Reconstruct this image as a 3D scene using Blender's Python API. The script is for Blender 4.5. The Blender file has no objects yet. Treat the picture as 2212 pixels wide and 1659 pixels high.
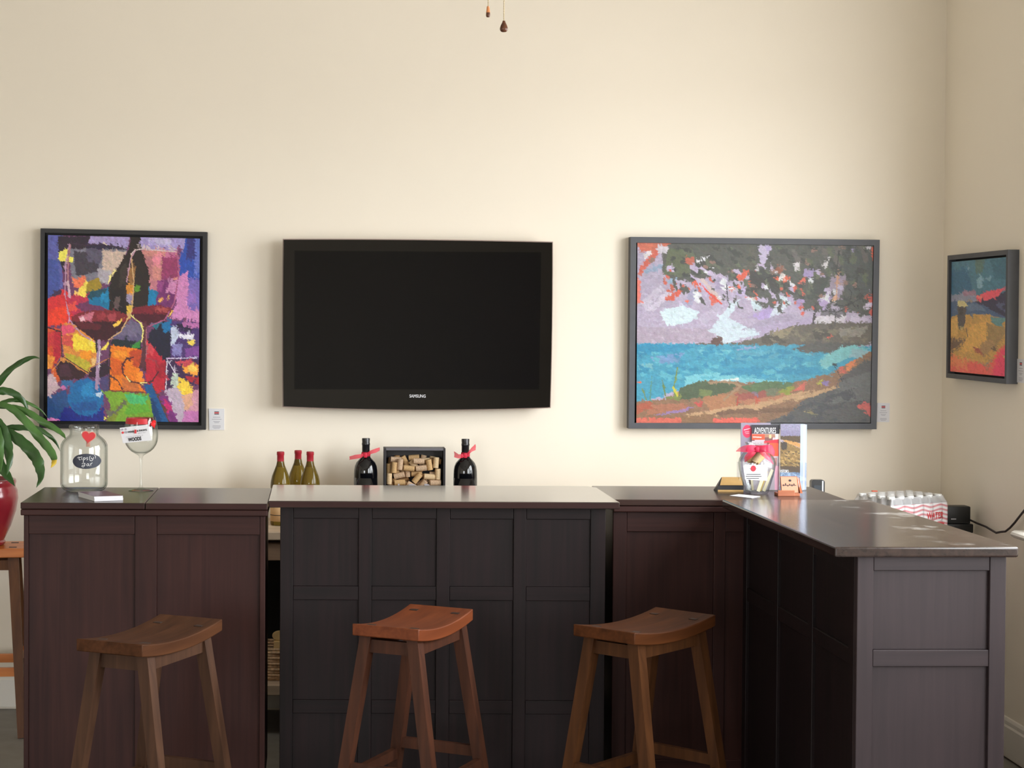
import bpy, bmesh, math, random
import numpy as np
from mathutils import Vector, Matrix, Euler

random.seed(7)
S = bpy.context.scene
COL = S.collection
PI = math.pi

# ------------------------------------------------------------------ camera
F_PX, PITCH, ROLL, EYE = 3950.0, math.radians(1.3), math.radians(0.25), 1.7
CX, CY = 690.4, 668.0 + F_PX * math.tan(PITCH)
cam_data = bpy.data.cameras.new('camera')
cam = bpy.data.objects.new('camera', cam_data)
COL.objects.link(cam)
cam_data.sensor_width = 36.0
cam_data.lens = F_PX * 36.0 / 2212.0
cam_data.shift_x = (1106.0 - CX) / 2212.0
cam_data.shift_y = (CY - 829.5) / 2212.0
cam_data.clip_start, cam_data.clip_end = 0.05, 100
CAM_R = Matrix.Rotation(PI / 2 - PITCH, 3, 'X') @ Matrix.Rotation(ROLL, 3, 'Z')
cam.rotation_euler = CAM_R.to_euler()
cam.location = (0, 0, EYE)
S.camera = cam

# ------------------------------------------------------------------ world, daylight, exposure
SKY = 14.1
world = bpy.data.worlds.new('daylight'); S.world = world
world.use_nodes = True
wn = world.node_tree; bgn = wn.nodes['Background']           # even overcast sky over grey ground
_tc = wn.nodes.new('ShaderNodeTexCoord'); _sx = wn.nodes.new('ShaderNodeSeparateXYZ'); _rp = wn.nodes.new('ShaderNodeValToRGB')
wn.links.new(_tc.outputs['Generated'], _sx.inputs[0]); wn.links.new(_sx.outputs['Z'], _rp.inputs['Fac']); wn.links.new(_rp.outputs['Color'], bgn.inputs['Color'])
_rp.color_ramp.elements[0].position = 0.0; _rp.color_ramp.elements[0].color = (0.50, 0.495, 0.49, 1)
_rp.color_ramp.elements[1].position = 0.06; _rp.color_ramp.elements[1].color = (0.95, 0.98, 1.0, 1)
bgn.inputs['Strength'].default_value = SKY
S.view_settings.view_transform = 'Standard'
S.view_settings.look = 'None'
S.view_settings.gamma = 1.0
S.view_settings.use_curve_mapping = False
S.view_settings.exposure = 0.0
S.cycles.max_bounces = 6; S.cycles.diffuse_bounces = 4; S.cycles.glossy_bounces = 2; S.cycles.transmission_bounces = 4; S.cycles.transparent_max_bounces = 16
S.cycles.use_light_tree = False; S.cycles.caustics_reflective = False; S.cycles.caustics_refractive = False
ROOM_X0, ROOM_X1, ROOM_Y0, ROOM_Y1, ROOM_H = -4.6, 2.63, -2.6, 7.72, 3.7
WINDOWS_RIGHT = [(4.75, 6.66, 0.89, 2.75), (0.9, 4.2, 0.89, 2.75)]       # y0, y1, z0, z1
WINDOWS_FRONT = [(-3.8, -1.4, 0.3, 2.6)]                                 # x0, x1, z0, z1
def portal(name, loc, rot, sx, sy):                                      # guides the sampling of the daylight at each opening
    d = bpy.data.lights.new(name, 'AREA'); d.shape = 'RECTANGLE'; d.size, d.size_y = sx, sy; d.cycles.is_portal = True
    o = bpy.data.objects.new(name, d); COL.objects.link(o); o.location, o.rotation_euler = loc, rot
for y0, y1, z0, z1 in WINDOWS_RIGHT:
    portal('window_daylight', (ROOM_X1 + 0.13, (y0 + y1) / 2, (z0 + z1) / 2), (0, PI / 2, 0), z1 - z0, y1 - y0)
for x0, x1, z0, z1 in WINDOWS_FRONT:
    portal('window_daylight', ((x0 + x1) / 2, ROOM_Y0 - 0.13, (z0 + z1) / 2), (PI / 2, 0, 0), x1 - x0, z1 - z0)

# ------------------------------------------------------------------ helpers
def ray(px, py):
    return CAM_R @ Vector(((px - CX) / F_PX, -(py - CY) / F_PX, -1.0))
def at(px, py, Y):                       # point of the place at distance Y
    d = ray(px, py); t = Y / d.y
    return Vector((d.x * t, Y, EYE + d.z * t))
def at_z(px, py, z):
    d = ray(px, py); t = (z - EYE) / d.z
    return Vector((d.x * t, d.y * t, z))
def at_x(px, py, X):
    d = ray(px, py); t = X / d.x
    return Vector((X, d.y * t, EYE + d.z * t))

def lin(c):
    out = []
    for v in c[:3]:
        v = v / 255.0
        out.append(v / 12.92 if v <= 0.04045 else ((v + 0.055) / 1.055) ** 2.4)
    return tuple(out) + (1.0,)

def tag(o, label, cat, group=None):
    o['label'] = label; o['category'] = cat
    if group: o['group'] = group
    return o
def thing(name, loc, label, cat, group=None, rz=0.0):
    o = bpy.data.objects.new(name, None); COL.objects.link(o)
    o.empty_display_size = 0.05
    o.location = loc; o.rotation_euler = (0, 0, rz)
    return tag(o, label, cat, group)

class MB:
    """collects one mesh"""
    def __init__(self): self.v = []; self.f = []; self.m = []
    def add(self, vs, fs, mi=0):
        n = len(self.v); self.v += [tuple(p) for p in vs]
        self.f += [tuple(i + n for i in f) for f in fs]; self.m += [mi] * len(fs)
        return self
    def box(self, a, b, bev=0.0, mi=0):
        x0, y0, z0 = [min(p, q) for p, q in zip(a, b)]; x1, y1, z1 = [max(p, q) for p, q in zip(a, b)]
        if bev <= 0:
            return self.add([(x0,y0,z0),(x1,y0,z0),(x1,y1,z0),(x0,y1,z0),(x0,y0,z1),(x1,y0,z1),(x1,y1,z1),(x0,y1,z1)],
                            [(0,3,2,1),(4,5,6,7),(0,1,5,4),(1,2,6,5),(2,3,7,6),(3,0,4,7)], mi)
        bm = bmesh.new(); bmesh.ops.create_cube(bm, size=1.0)
        for p in bm.verts:
            p.co = Vector((x0 + (p.co.x + .5) * (x1 - x0), y0 + (p.co.y + .5) * (y1 - y0), z0 + (p.co.z + .5) * (z1 - z0)))
        bev = min(bev, .45 * min(x1 - x0, y1 - y0, z1 - z0))
        bmesh.ops.bevel(bm, geom=bm.edges[:], offset=bev, segments=2, profile=.5, affect='EDGES')
        return self.from_bm(bm, mi)
    def from_bm(self, bm, mi=0):
        bm.verts.index_update()
        self.add([p.co.copy() for p in bm.verts], [[q.index for q in f.verts] for f in bm.faces], mi)
        bm.free(); return self
    def lathe(self, prof, n=32, c=(0, 0, 0), close=False, mi=0):
        vs, fs = [], []; k = len(prof)
        for i in range(n):
            a = 2 * PI * i / n
            for r, z in prof: vs.append((c[0] + r * math.cos(a), c[1] + r * math.sin(a), c[2] + z))
        m = k if close else k - 1
        for i in range(n):
            j = (i + 1) % n
            for q in range(m):
                w = (q + 1) % k
                fs.append((i * k + q, j * k + q, j * k + w, i * k + w))
        if not close:
            if prof[0][0] > 1e-6: fs.append(tuple(i * k for i in reversed(range(n))))
            if prof[-1][0] > 1e-6: fs.append(tuple(i * k + k - 1 for i in range(n)))
        return self.add(vs, fs, mi)
    def tube(self, path, r, n=10, mi=0, caps=True):
        P = [Vector(p) for p in path]; k = len(P)
        rr = r if isinstance(r, (list, tuple)) else [r] * k
        up = None; vs, fs = [], []
        for i in range(k):
            t = (P[min(i + 1, k - 1)] - P[max(i - 1, 0)]).normalized()
            if up is None:
                up = t.orthogonal().normalized()
            up = (up - t * up.dot(t)).normalized(); w = t.cross(up)
            for q in range(n):
                a = 2 * PI * q / n
                vs.append(P[i] + (up * math.cos(a) + w * math.sin(a)) * rr[i])
        for i in range(k - 1):
            for q in range(n):
                z = (q + 1) % n
                fs.append((i * n + q, i * n + z, (i + 1) * n + z, (i + 1) * n + q))
        if caps:
            fs.append(tuple(reversed(range(n)))); fs.append(tuple((k - 1) * n + q for q in range(n)))
        return self.add(vs, fs, mi)
    def bar(self, p, q, sp, sq, ax=None, mi=0):
        """tapered rectangular bar from p to q; sp, sq = (width along ax, other width)"""
        p, q = Vector(p), Vector(q); t = (q - p).normalized()
        a = Vector(ax if ax else (1, 0, 0)); a = (a - t * a.dot(t)).normalized(); b = t.cross(a)
        vs = []
        for c, s in ((p, sp), (q, sq)):
            for i, j in ((-1, -1), (1, -1), (1, 1), (-1, 1)):
                vs.append(c + a * (i * s[0] / 2) + b * (j * s[1] / 2))
        return self.add(vs, [(3,2,1,0),(4,5,6,7),(0,1,5,4),(1,2,6,5),(2,3,7,6),(3,0,4,7)], mi)
    def prism(self, pts, a, b, mi=0):
        """polygon of 3-D points a-side and offset vector b"""
        n = len(pts); off = Vector(b); P = [Vector(p) for p in pts]
        vs = P + [p + off for p in P]
        return self.add(vs, [tuple(reversed(range(n))), tuple(range(n, 2 * n))] + [(i, (i + 1) % n, n + (i + 1) % n, n + i) for i in range(n)], mi)
    def strip(self, path, wid, side, sag=0.0, mi=0):
        """ribbon along path; wid list; side = width direction (vector or list)"""
        k = len(path); vs, fs = [], []
        for i, p in enumerate(path):
            p = Vector(p); s = Vector(side[i] if isinstance(side, list) else side).normalized() * wid[i] / 2
            t = (Vector(path[min(i + 1, k - 1)]) - Vector(path[max(i - 1, 0)])).normalized()
            nrm = t.cross(s.normalized())
            vs += [p - s, p + nrm * sag * wid[i], p + s]
        for i in range(k - 1):
            a = i * 3
            fs += [(a, a + 1, a + 4, a + 3), (a + 1, a + 2, a + 5, a + 4)]
        return self.add(vs, fs, mi)
    def build(self, name, mat, parent=None, smooth=False, local=False, doubles=False):
        me = bpy.data.meshes.new(name)
        sh = Vector((0, 0, 0)) if (parent is None or local) else world_loc(parent)
        me.from_pydata([(p[0] - sh.x, p[1] - sh.y, p[2] - sh.z) for p in self.v], [], self.f)
        mats = mat if isinstance(mat, (list, tuple)) else [mat]
        for m in mats: me.materials.append(m)
        if len(mats) > 1: me.polygons.foreach_set('material_index', self.m)
        bm = bmesh.new(); bm.from_mesh(me)
        if doubles: bmesh.ops.remove_doubles(bm, verts=bm.verts[:], dist=1e-5)
        bmesh.ops.recalc_face_normals(bm, faces=bm.faces[:])
        bm.to_mesh(me); bm.free()
        if smooth is True: me.polygons.foreach_set('use_smooth', [True] * len(me.polygons))
        elif smooth: me.shade_smooth() if False else smooth_by_angle(me, smooth)
        o = bpy.data.objects.new(name, me); COL.objects.link(o)
        if parent: o.parent = parent
        return o

def smooth_by_angle(me, deg):
    me.polygons.foreach_set('use_smooth', [True] * len(me.polygons))
    bm = bmesh.new(); bm.from_mesh(me); lim = math.radians(deg)
    for e in bm.edges:
        if len(e.link_faces) == 2 and e.calc_face_angle(0) > lim: e.smooth = False
    bm.to_mesh(me); bm.free()
def world_loc(o):
    p = Vector(o.location)
    while o.parent: o = o.parent; p = p + Vector(o.location)
    return p
def struct(mb, name, mat, parent=None, **k):
    o = mb.build(name, mat, parent, **k)
    if parent is None: o['kind'] = 'structure'
    return o
def copy_part(src, parent, loc=None, rot=None):
    c = src.copy(); COL.objects.link(c); c.parent = parent
    if loc is not None: c.location = loc
    if rot is not None: c.rotation_euler = rot
    return c

# ------------------------------------------------------------------ materials
def mat_base(name):
    m = bpy.data.materials.new(name); m.use_nodes = True
    nt = m.node_tree; return m, nt, nt.nodes['Principled BSDF']
def plain(name, rgb, rough=.5, metal=0.0, spec=.5, coat=0.0, bump=0.0, bscale=200, var=0.0, vscale=6.0, emis=None):
    m, nt, b = mat_base(name)
    b.inputs['Base Color'].default_value = lin(rgb); b.inputs['Roughness'].default_value = rough
    b.inputs['Metallic'].default_value = metal; b.inputs['Specular IOR Level'].default_value = spec
    b.inputs['Coat Weight'].default_value = coat
    if var > 0 or bump > 0:
        tc = nt.nodes.new('ShaderNodeTexCoord')
    if var > 0:
        n = nt.nodes.new('ShaderNodeTexNoise'); n.inputs['Scale'].default_value = vscale; n.inputs['Detail'].default_value = 4
        r = nt.nodes.new('ShaderNodeValToRGB'); c = lin(rgb)
        r.color_ramp.elements[0].position = .3; r.color_ramp.elements[1].position = .7
        r.color_ramp.elements[0].color = tuple(x * (1 - var) for x in c[:3]) + (1,)
        r.color_ramp.elements[1].color = tuple(min(1, x * (1 + var)) for x in c[:3]) + (1,)
        nt.links.new(tc.outputs['Object'], n.inputs['Vector']); nt.links.new(n.outputs['Fac'], r.inputs['Fac']); nt.links.new(r.outputs['Color'], b.inputs['Base Color'])
    if bump > 0:
        n2 = nt.nodes.new('ShaderNodeTexNoise'); n2.inputs['Scale'].default_value = bscale; n2.inputs['Detail'].default_value = 3
        bp = nt.nodes.new('ShaderNodeBump'); bp.inputs['Strength'].default_value = bump; bp.inputs['Distance'].default_value = .002
        nt.links.new(tc.outputs['Object'], n2.inputs['Vector']); nt.links.new(n2.outputs['Fac'], bp.inputs['Height']); nt.links.new(bp.outputs['Normal'], b.inputs['Normal'])
    return m
def wood(name, c1, c2, rough=.35, axis='Z', scale=1.0, coat=0.0, blotch=.25, spec=.5, wear=None, bump=.12):
    """grain runs along axis"""
    m, nt, b = mat_base(name); N = nt.nodes.new; L = nt.links.new
    tc = N('ShaderNodeTexCoord'); mp = N('ShaderNodeMapping'); L(tc.outputs['Object'], mp.inputs['Vector'])
    s = [55 * scale] * 3; s['XYZ'.index(axis)] = 2.2 * scale; mp.inputs['Scale'].default_value = s
    n = N('ShaderNodeTexNoise'); n.inputs['Scale'].default_value = 1.0; n.inputs['Detail'].default_value = 5; n.inputs['Distortion'].default_value = .6
    L(mp.outputs['Vector'], n.inputs['Vector'])
    n2 = N('ShaderNodeTexNoise'); n2.inputs['Scale'].default_value = 4.5; n2.inputs['Detail'].default_value = 2; L(tc.outputs['Object'], n2.inputs['Vector'])
    mx = N('ShaderNodeMath'); mx.operation = 'MULTIPLY_ADD'; mx.inputs[1].default_value = blotch; L(n2.outputs['Fac'], mx.inputs[0])
    sc = N('ShaderNodeMath'); sc.operation = 'MULTIPLY'; sc.inputs[1].default_value = 1 - blotch; L(n.outputs['Fac'], sc.inputs[0]); L(sc.outputs[0], mx.inputs[2])
    r = N('ShaderNodeValToRGB'); r.color_ramp.elements[0].position = .36; r.color_ramp.elements[1].position = .66
    r.color_ramp.elements[0].color = lin(c1); r.color_ramp.elements[1].color = lin(c2)
    L(mx.outputs[0], r.inputs['Fac']); out = r.outputs['Color']
    b.inputs['Roughness'].default_value = rough; b.inputs['Coat Weight'].default_value = coat; b.inputs['Coat Roughness'].default_value = .12
    b.inputs['Specular IOR Level'].default_value = spec
    if wear:                                   # scuffs: pale dusty rubbed patches with a shape of their own
        col, thr, msc = wear
        w = N('ShaderNodeTexNoise'); w.inputs['Scale'].default_value = msc; w.inputs['Detail'].default_value = 6; w.inputs['Roughness'].default_value = .7
        L(tc.outputs['Object'], w.inputs['Vector'])
        wr = N('ShaderNodeValToRGB'); wr.color_ramp.elements[0].position = thr; wr.color_ramp.elements[1].position = thr + .12
        L(w.outputs['Fac'], wr.inputs['Fac'])
        sx = N('ShaderNodeSeparateXYZ'); L(tc.outputs['Object'], sx.inputs[0])
        mr = N('ShaderNodeMapRange'); mr.inputs['From Min'].default_value = .03; mr.inputs['From Max'].default_value = .13; L(sx.outputs['X'], mr.inputs['Value'])
        mm = N('ShaderNodeMath'); mm.operation = 'MULTIPLY'; L(wr.outputs['Color'], mm.inputs[0]); L(mr.outputs['Result'], mm.inputs[1])
        m2 = N('ShaderNodeMath'); m2.operation = 'MULTIPLY'; m2.inputs[1].default_value = .55; L(mm.outputs[0], m2.inputs[0])
        mix = N('ShaderNodeMix'); mix.data_type = 'RGBA'; L(m2.outputs[0], mix.inputs['Factor']); L(out, mix.inputs[6]); mix.inputs[7].default_value = lin(col)
        out = mix.outputs[2]
    L(out, b.inputs['Base Color'])
    bp = N('ShaderNodeBump'); bp.inputs['Strength'].default_value = bump; bp.inputs['Distance'].default_value = .001
    L(n.outputs['Fac'], bp.inputs['Height']); L(bp.outputs['Normal'], b.inputs['Normal'])
    return m
def clear(name, tint=(.96, .97, .965), edge=(.52, .57, .55), gloss=.65, rough=.03, base=.05):
    """thin clear glass or plastic: sheen grows and tint deepens towards grazing angles"""
    m = bpy.data.materials.new(name); m.use_nodes = True; nt = m.node_tree; nt.nodes.clear(); N = nt.nodes.new; L = nt.links.new
    out = N('ShaderNodeOutputMaterial'); lw = N('ShaderNodeLayerWeight'); lw.inputs['Blend'].default_value = .35
    r = N('ShaderNodeValToRGB'); r.color_ramp.elements[0].position = .35; r.color_ramp.elements[1].position = .95
    r.color_ramp.elements[0].color = tint + (1,); r.color_ramp.elements[1].color = edge + (1,)
    tr = N('ShaderNodeBsdfTransparent'); gl = N('ShaderNodeBsdfGlossy'); gl.inputs['Roughness'].default_value = rough
    pw = N('ShaderNodeMath'); pw.operation = 'POWER'; pw.inputs[1].default_value = 3.0
    ma = N('ShaderNodeMath'); ma.operation = 'MULTIPLY_ADD'; ma.inputs[1].default_value = gloss; ma.inputs[2].default_value = base
    mx = N('ShaderNodeMixShader')
    L(lw.outputs['Facing'], r.inputs['Fac']); L(r.outputs['Color'], tr.inputs['Color'])
    L(lw.outputs['Facing'], pw.inputs[0]); L(pw.outputs[0], ma.inputs[0]); L(ma.outputs[0], mx.inputs['Fac'])
    L(tr.outputs[0], mx.inputs[1]); L(gl.outputs[0], mx.inputs[2]); L(mx.outputs[0], out.inputs['Surface'])
    return m
def painted(name, rough=.45, bump=.25, spec=.4):
    """paint or print whose colours are stored on the mesh"""
    m, nt, b = mat_base(name); N = nt.nodes.new; L = nt.links.new
    a = N('ShaderNodeAttribute'); a.attribute_name = 'Paint'; L(a.outputs['Color'], b.inputs['Base Color'])
    b.inputs['Roughness'].default_value = rough; b.inputs['Specular IOR Level'].default_value = spec
    if bump > 0:
        tc = N('ShaderNodeTexCoord'); mp = N('ShaderNodeMapping'); mp.inputs['Scale'].default_value = (60, 60, 200); L(tc.outputs['Object'], mp.inputs['Vector'])
        n = N('ShaderNodeTexNoise'); n.inputs['Scale'].default_value = 1; n.inputs['Detail'].default_value = 4; L(mp.outputs['Vector'], n.inputs['Vector'])
        bp = N('ShaderNodeBump'); bp.inputs['Strength'].default_value = bump; bp.inputs['Distance'].default_value = .002
        L(n.outputs['Fac'], bp.inputs['Height']); L(bp.outputs['Normal'], b.inputs['Normal'])
    return m
def sheer(name, rgb, alpha=.6, rough=.6):
    m, nt, b = mat_base(name)
    b.inputs['Base Color'].default_value = lin(rgb); b.inputs['Roughness'].default_value = rough; b.inputs['Alpha'].default_value = alpha
    return m

M = {}
M['wall'] = plain('cream_wall_paint', (238, 230, 215), .75, spec=.25, bump=.08, bscale=350, var=.012, vscale=1.2)
M['ceiling'] = plain('white_ceiling_paint', (220, 214, 203), .9, spec=.2)
M['floor'] = plain('grey_floor', (132, 129, 124), .7, var=.08, vscale=14, bump=.15, bscale=300)
M['white_trim'] = plain('white_trim_paint', (226, 222, 214), .45)
M['bar_v'] = wood('brown_bar_wood_upright', (42, 21, 19), (56, 30, 26), .5, 'Z', spec=.22)
M['bar_h'] = wood('brown_bar_wood_level', (42, 21, 19), (56, 30, 26), .5, 'X', spec=.22)
M['arm_v'] = wood('sheen_greyed_bar_wood_upright', (43, 34, 37), (52, 41, 44), .5, 'Z', spec=.35)  # bar wood with the bluish window sheen mixed into its colour
M['arm_h'] = wood('sheen_greyed_bar_wood_level', (43, 34, 37), (52, 41, 44), .5, 'X', spec=.35)
M['bar_top'] = wood('brown_bar_top', (40, 26, 23), (58, 38, 33), .24, 'X', coat=.05, bump=.02, spec=.4)
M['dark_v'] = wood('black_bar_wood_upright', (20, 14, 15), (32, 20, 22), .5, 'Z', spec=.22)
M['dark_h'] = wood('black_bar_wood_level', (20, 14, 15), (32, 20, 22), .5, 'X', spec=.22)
M['dark_top'] = wood('black_bar_top', (46, 38, 34), (66, 54, 48), .16, 'X', coat=.6, bump=.01)
M['arm_top'] = wood('worn_bar_top', (38, 28, 26), (58, 44, 40), .17, 'Y', coat=.2, bump=.015, wear=((198, 195, 192), .535, 7.0))
M['stool1'] = wood('walnut_stool_wood', (58, 33, 18), (82, 50, 30), .5, 'X', scale=.8, spec=.12)
M['stool2'] = wood('chestnut_stool_wood', (92, 44, 22), (116, 60, 32), .45, 'X', scale=.8, spec=.25)
M['stool3'] = wood('brown_stool_wood', (60, 32, 15), (86, 48, 24), .5, 'X', scale=.8, spec=.12)
M['leg1'] = wood('walnut_leg_wood', (58, 37, 25), (78, 52, 36), .5, 'Z', scale=.8, spec=.25)
M['leg2'] = wood('chestnut_leg_wood', (54, 30, 20), (76, 43, 28), .5, 'Z', scale=.8, spec=.25)
M['leg3'] = wood('brown_leg_wood', (60, 35, 18), (82, 50, 27), .5, 'Z', scale=.8, spec=.18)
M['tenon'] = plain('dark_end_grain', (46, 28, 18), .5)
M['orange_wood'] = wood('orange_wood', (188, 104, 44), (214, 132, 62), .35, 'X', scale=.8)
M['orange_leg'] = wood('brown_orange_leg_wood', (84, 50, 27), (106, 66, 36), .5, 'Z', scale=.8, spec=.25)
M['black_frame'] = plain('black_frame_paint', (26, 25, 28), .45)
M['black'] = plain('black_matte', (14, 14, 16), .6)
M['grey_frame'] = plain('charcoal_frame_paint', (74, 76, 82), .5, var=.08, vscale=20)
M['paint'] = painted('oil_paint')
M['print'] = painted('printed_card', .4, 0)
M['white_card'] = plain('white_card', (224, 224, 228), .6)
M['ink'] = plain('black_ink', (30, 28, 34), .7)
M['grey_ink'] = plain('grey_ink', (165, 163, 172), .7)
M['red'] = plain('red_print', (214, 50, 56), .5)
M['white_ink'] = plain('white_ink', (245, 245, 245), .6)
M['tv_gloss'] = plain('glossy_black_plastic', (6, 6, 8), .05, spec=.5)
M['tv_screen'] = plain('dark_screen_glass', (3, 4, 9), .04, spec=.3)
M['tv_trim'] = plain('rose_clear_trim', (168, 148, 138), .25)
M['tv_logo'] = plain('silver_lettering', (205, 205, 208), .4)
M['glass'] = clear('clear_glass')
M['acrylic'] = clear('clear_acrylic', (.97, .975, .98), (.75, .78, .82), .4, base=.015)
M['pet'] = clear('clear_bottle_plastic', (.90, .91, .91), (.62, .63, .64), .6, .08)

# ================================================================== the setting
def wall_with_openings(name, axis, pos, thick, u0, u1, z0, z1, holes, mat):
    us = sorted({u0, u1} | {h[0] for h in holes} | {h[1] for h in holes}); zs = sorted({z0, z1} | {h[2] for h in holes} | {h[3] for h in holes})
    bm = bmesh.new(); V = {}
    def vert(u, z):
        if (u, z) not in V: V[(u, z)] = bm.verts.new((pos, u, z) if axis == 'X' else (u, pos, z))
        return V[(u, z)]
    for i in range(len(us) - 1):
        for j in range(len(zs) - 1):
            cu, cz = (us[i] + us[i + 1]) / 2, (zs[j] + zs[j + 1]) / 2
            if any(h[0] < cu < h[1] and h[2] < cz < h[3] for h in holes): continue
            bm.faces.new([vert(us[i], zs[j]), vert(us[i + 1], zs[j]), vert(us[i + 1], zs[j + 1]), vert(us[i], zs[j + 1])])
    r = bmesh.ops.extrude_face_region(bm, geom=bm.faces[:])
    off = Vector((thick, 0, 0)) if axis == 'X' else Vector((0, thick, 0))
    for e in r['geom']:
        if isinstance(e, bmesh.types.BMVert): e.co += off
    return struct(MB().from_bm(bm), name, mat)
struct(MB().box((ROOM_X0, ROOM_Y0, -.1), (ROOM_X1, ROOM_Y1, 0)), 'floor', M['floor'])
struct(MB().box((ROOM_X0, ROOM_Y0, ROOM_H), (ROOM_X1, ROOM_Y1, ROOM_H + .1)), 'ceiling', M['ceiling'])
struct(MB().box((ROOM_X0, ROOM_Y1, -.1), (ROOM_X1 + .15, ROOM_Y1 + .15, ROOM_H + .1)), 'wall_back', M['wall'])
struct(MB().box((ROOM_X0 - .15, ROOM_Y0, -.1), (ROOM_X0, ROOM_Y1 + .15, ROOM_H + .1)), 'wall_left', M['wall'])
wall_with_openings('wall_right', 'X', ROOM_X1, .15, ROOM_Y0, ROOM_Y1, -.1, ROOM_H + .1, WINDOWS_RIGHT, M['wall'])
wall_with_openings('wall_front', 'Y', ROOM_Y0, -.15, ROOM_X0 - .15, ROOM_X1 + .15, -.1, ROOM_H + .1, WINDOWS_FRONT, M['wall'])
def baseboard(name, pts):
    # pts: profile run from a to b, inward normal
    a, b, nrm = [Vector(p) for p in pts]
    prof = [(0, .012), (.016, .012), (.016, .125), (.011, .132), (.011, .146), (.006, .156), (0, .158)]
    mb = MB(); n = len(prof); vs = []
    for p in (a, b):
        for t, z in prof: vs.append(p + nrm * t + Vector((0, 0, z)))
    mb.add(vs, [(i, (i + 1) % n, n + (i + 1) % n, n + i) for i in range(n)] + [tuple(range(n)), tuple(reversed(range(n, 2 * n)))])
    struct(mb, name, M['white_trim'])
baseboard('baseboard_back', ((ROOM_X0, ROOM_Y1, 0), (ROOM_X1 - .017, ROOM_Y1, 0), (0, -1, 0)))
baseboard('baseboard_right', ((ROOM_X1, ROOM_Y0, 0), (ROOM_X1, ROOM_Y1, 0), (-1, 0, 0)))
for k, (y0, y1, z0, z1) in enumerate(WINDOWS_RIGHT):
    fr = MB(); x0, x1 = ROOM_X1 + .06, ROOM_X1 + .11
    for a, b in (((x0, y0, z0), (x1, y0 + .05, z1)), ((x0, y1 - .05, z0), (x1, y1, z1)), ((x0, y0 + .05, z0), (x1, y1 - .05, z0 + .05)), ((x0, y0 + .05, z1 - .05), (x1, y1 - .05, z1)),
                 ((x0, (y0 + y1) / 2 - .02, z0 + .05), (x1, (y0 + y1) / 2 + .02, z1 - .05))): fr.box(a, b)
    w = struct(fr, 'window_%d' % (k + 1), M['white_trim'])
    sill = MB()
    prof = [(.10, 0), (-.045, 0), (-.056, .006), (-.06, .014), (-.056, .022), (-.045, .028), (.10, .028)]
    n = len(prof); vs = []
    for yy in (y0 - .11, y1 + .12):
        for t, z in prof: vs.append((ROOM_X1 + t if t < 0 else ROOM_X1 - .001, yy, z0 - .028 + z))
    sill.add(vs, [(i, (i + 1) % n, n + (i + 1) % n, n + i) for i in range(n)] + [tuple(range(n)), tuple(reversed(range(n, 2 * n)))])
    sill.build('window_sill', M['white_trim'], w)
for k, (x0, x1, z0, z1) in enumerate(WINDOWS_FRONT):
    fr = MB(); y0, y1 = ROOM_Y0 - .11, ROOM_Y0 - .06
    for a, b in (((x0, y0, z0), (x0 + .06, y1, z1)), ((x1 - .06, y0, z0), (x1, y1, z1)), ((x0 + .06, y0, z0), (x1 - .06, y1, z0 + .06)), ((x0 + .06, y0, z1 - .06), (x1 - .06, y1, z1)),
                 (((x0 + x1) / 2 - .03, y0, z0 + .06), ((x0 + x1) / 2 + .03, y1, z1 - .06))): fr.box(a, b)
    struct(fr, 'window_%d' % (k + 3), M['white_trim'])

# ================================================================== bar
def frame_front(root, xs, zs, y, mv, mh, proud=.012, recess=.0, back=.02, panels=True, skip_bottom=False):
    """stiles at xs pairs, rails at zs pairs (between stiles), panels recessed. y = front plane, facing -Y (local root frame)"""
    for (a, b) in xs:
        MB().box((a, y, 0.0 if not skip_bottom else zs[-1][0]), (b, y + back, zs[0][1]), .002).build('stile', mv, root, local=True)
    for i in range(len(xs) - 1):
        a, b = xs[i][1] + .0006, xs[i + 1][0] - .0006
        for (c, d) in zs:
            MB().box((a, y + .0015, c), (b, y + back, d), .002).build('rail', mh, root, local=True)
        for j in range(len(zs) - 1):
            MB().box((a, y + proud, zs[j + 1][1] + .0006), (b, y + back, zs[j][0] - .0006)).build('panel', mv, root, local=True)

# left counter: brown, two-leaf folding top
lx0, lx1, ly0, ly1 = -1.013, -.174, 6.19, 6.73
r = thing('bar_cabinet', (lx0, ly0, 0), 'brown wooden bar cabinet with folding top, carrying the glass tip jar', 'bar cabinet')
w = lx1 - lx0; d = ly1 - ly0
seam = at_z(313, 1087, 1.04).x - lx0
MB().box((0, 0, 1.018), (seam - .0008, d, 1.04), .003).build('top_leaf', M['bar_top'], r, local=True)
MB().box((seam + .0008, 0, 1.0175), (w, d, 1.0395), .003).build('top_leaf', M['bar_top'], r, local=True)
MB().box((0, .002, .996), (w, d, 1.0165), .003).build('under_top', M['bar_h'], r, local=True)
for a_, b_ in ((.003, seam - .003), (seam + .003, w - .003)): MB().box((a_, -.0012, 1.0205), (b_, -.0001, 1.0370)).build('edge_band', M['bar_h'], r, local=True)
def lxp(px): return at(px, 1300, ly0 + .02).x - lx0
MB().box((.012, .045, .05), (w - .012, d - .03, .995)).build('carcass', M['bar_v'], r, local=True)
frame_front(r, [(.008, lxp(61)), (lxp(291), lxp(338)), (lxp(561), w - .008)], [(.93, .995), (.05, .12)], .022, M['bar_v'], M['bar_h'], .010)

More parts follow.
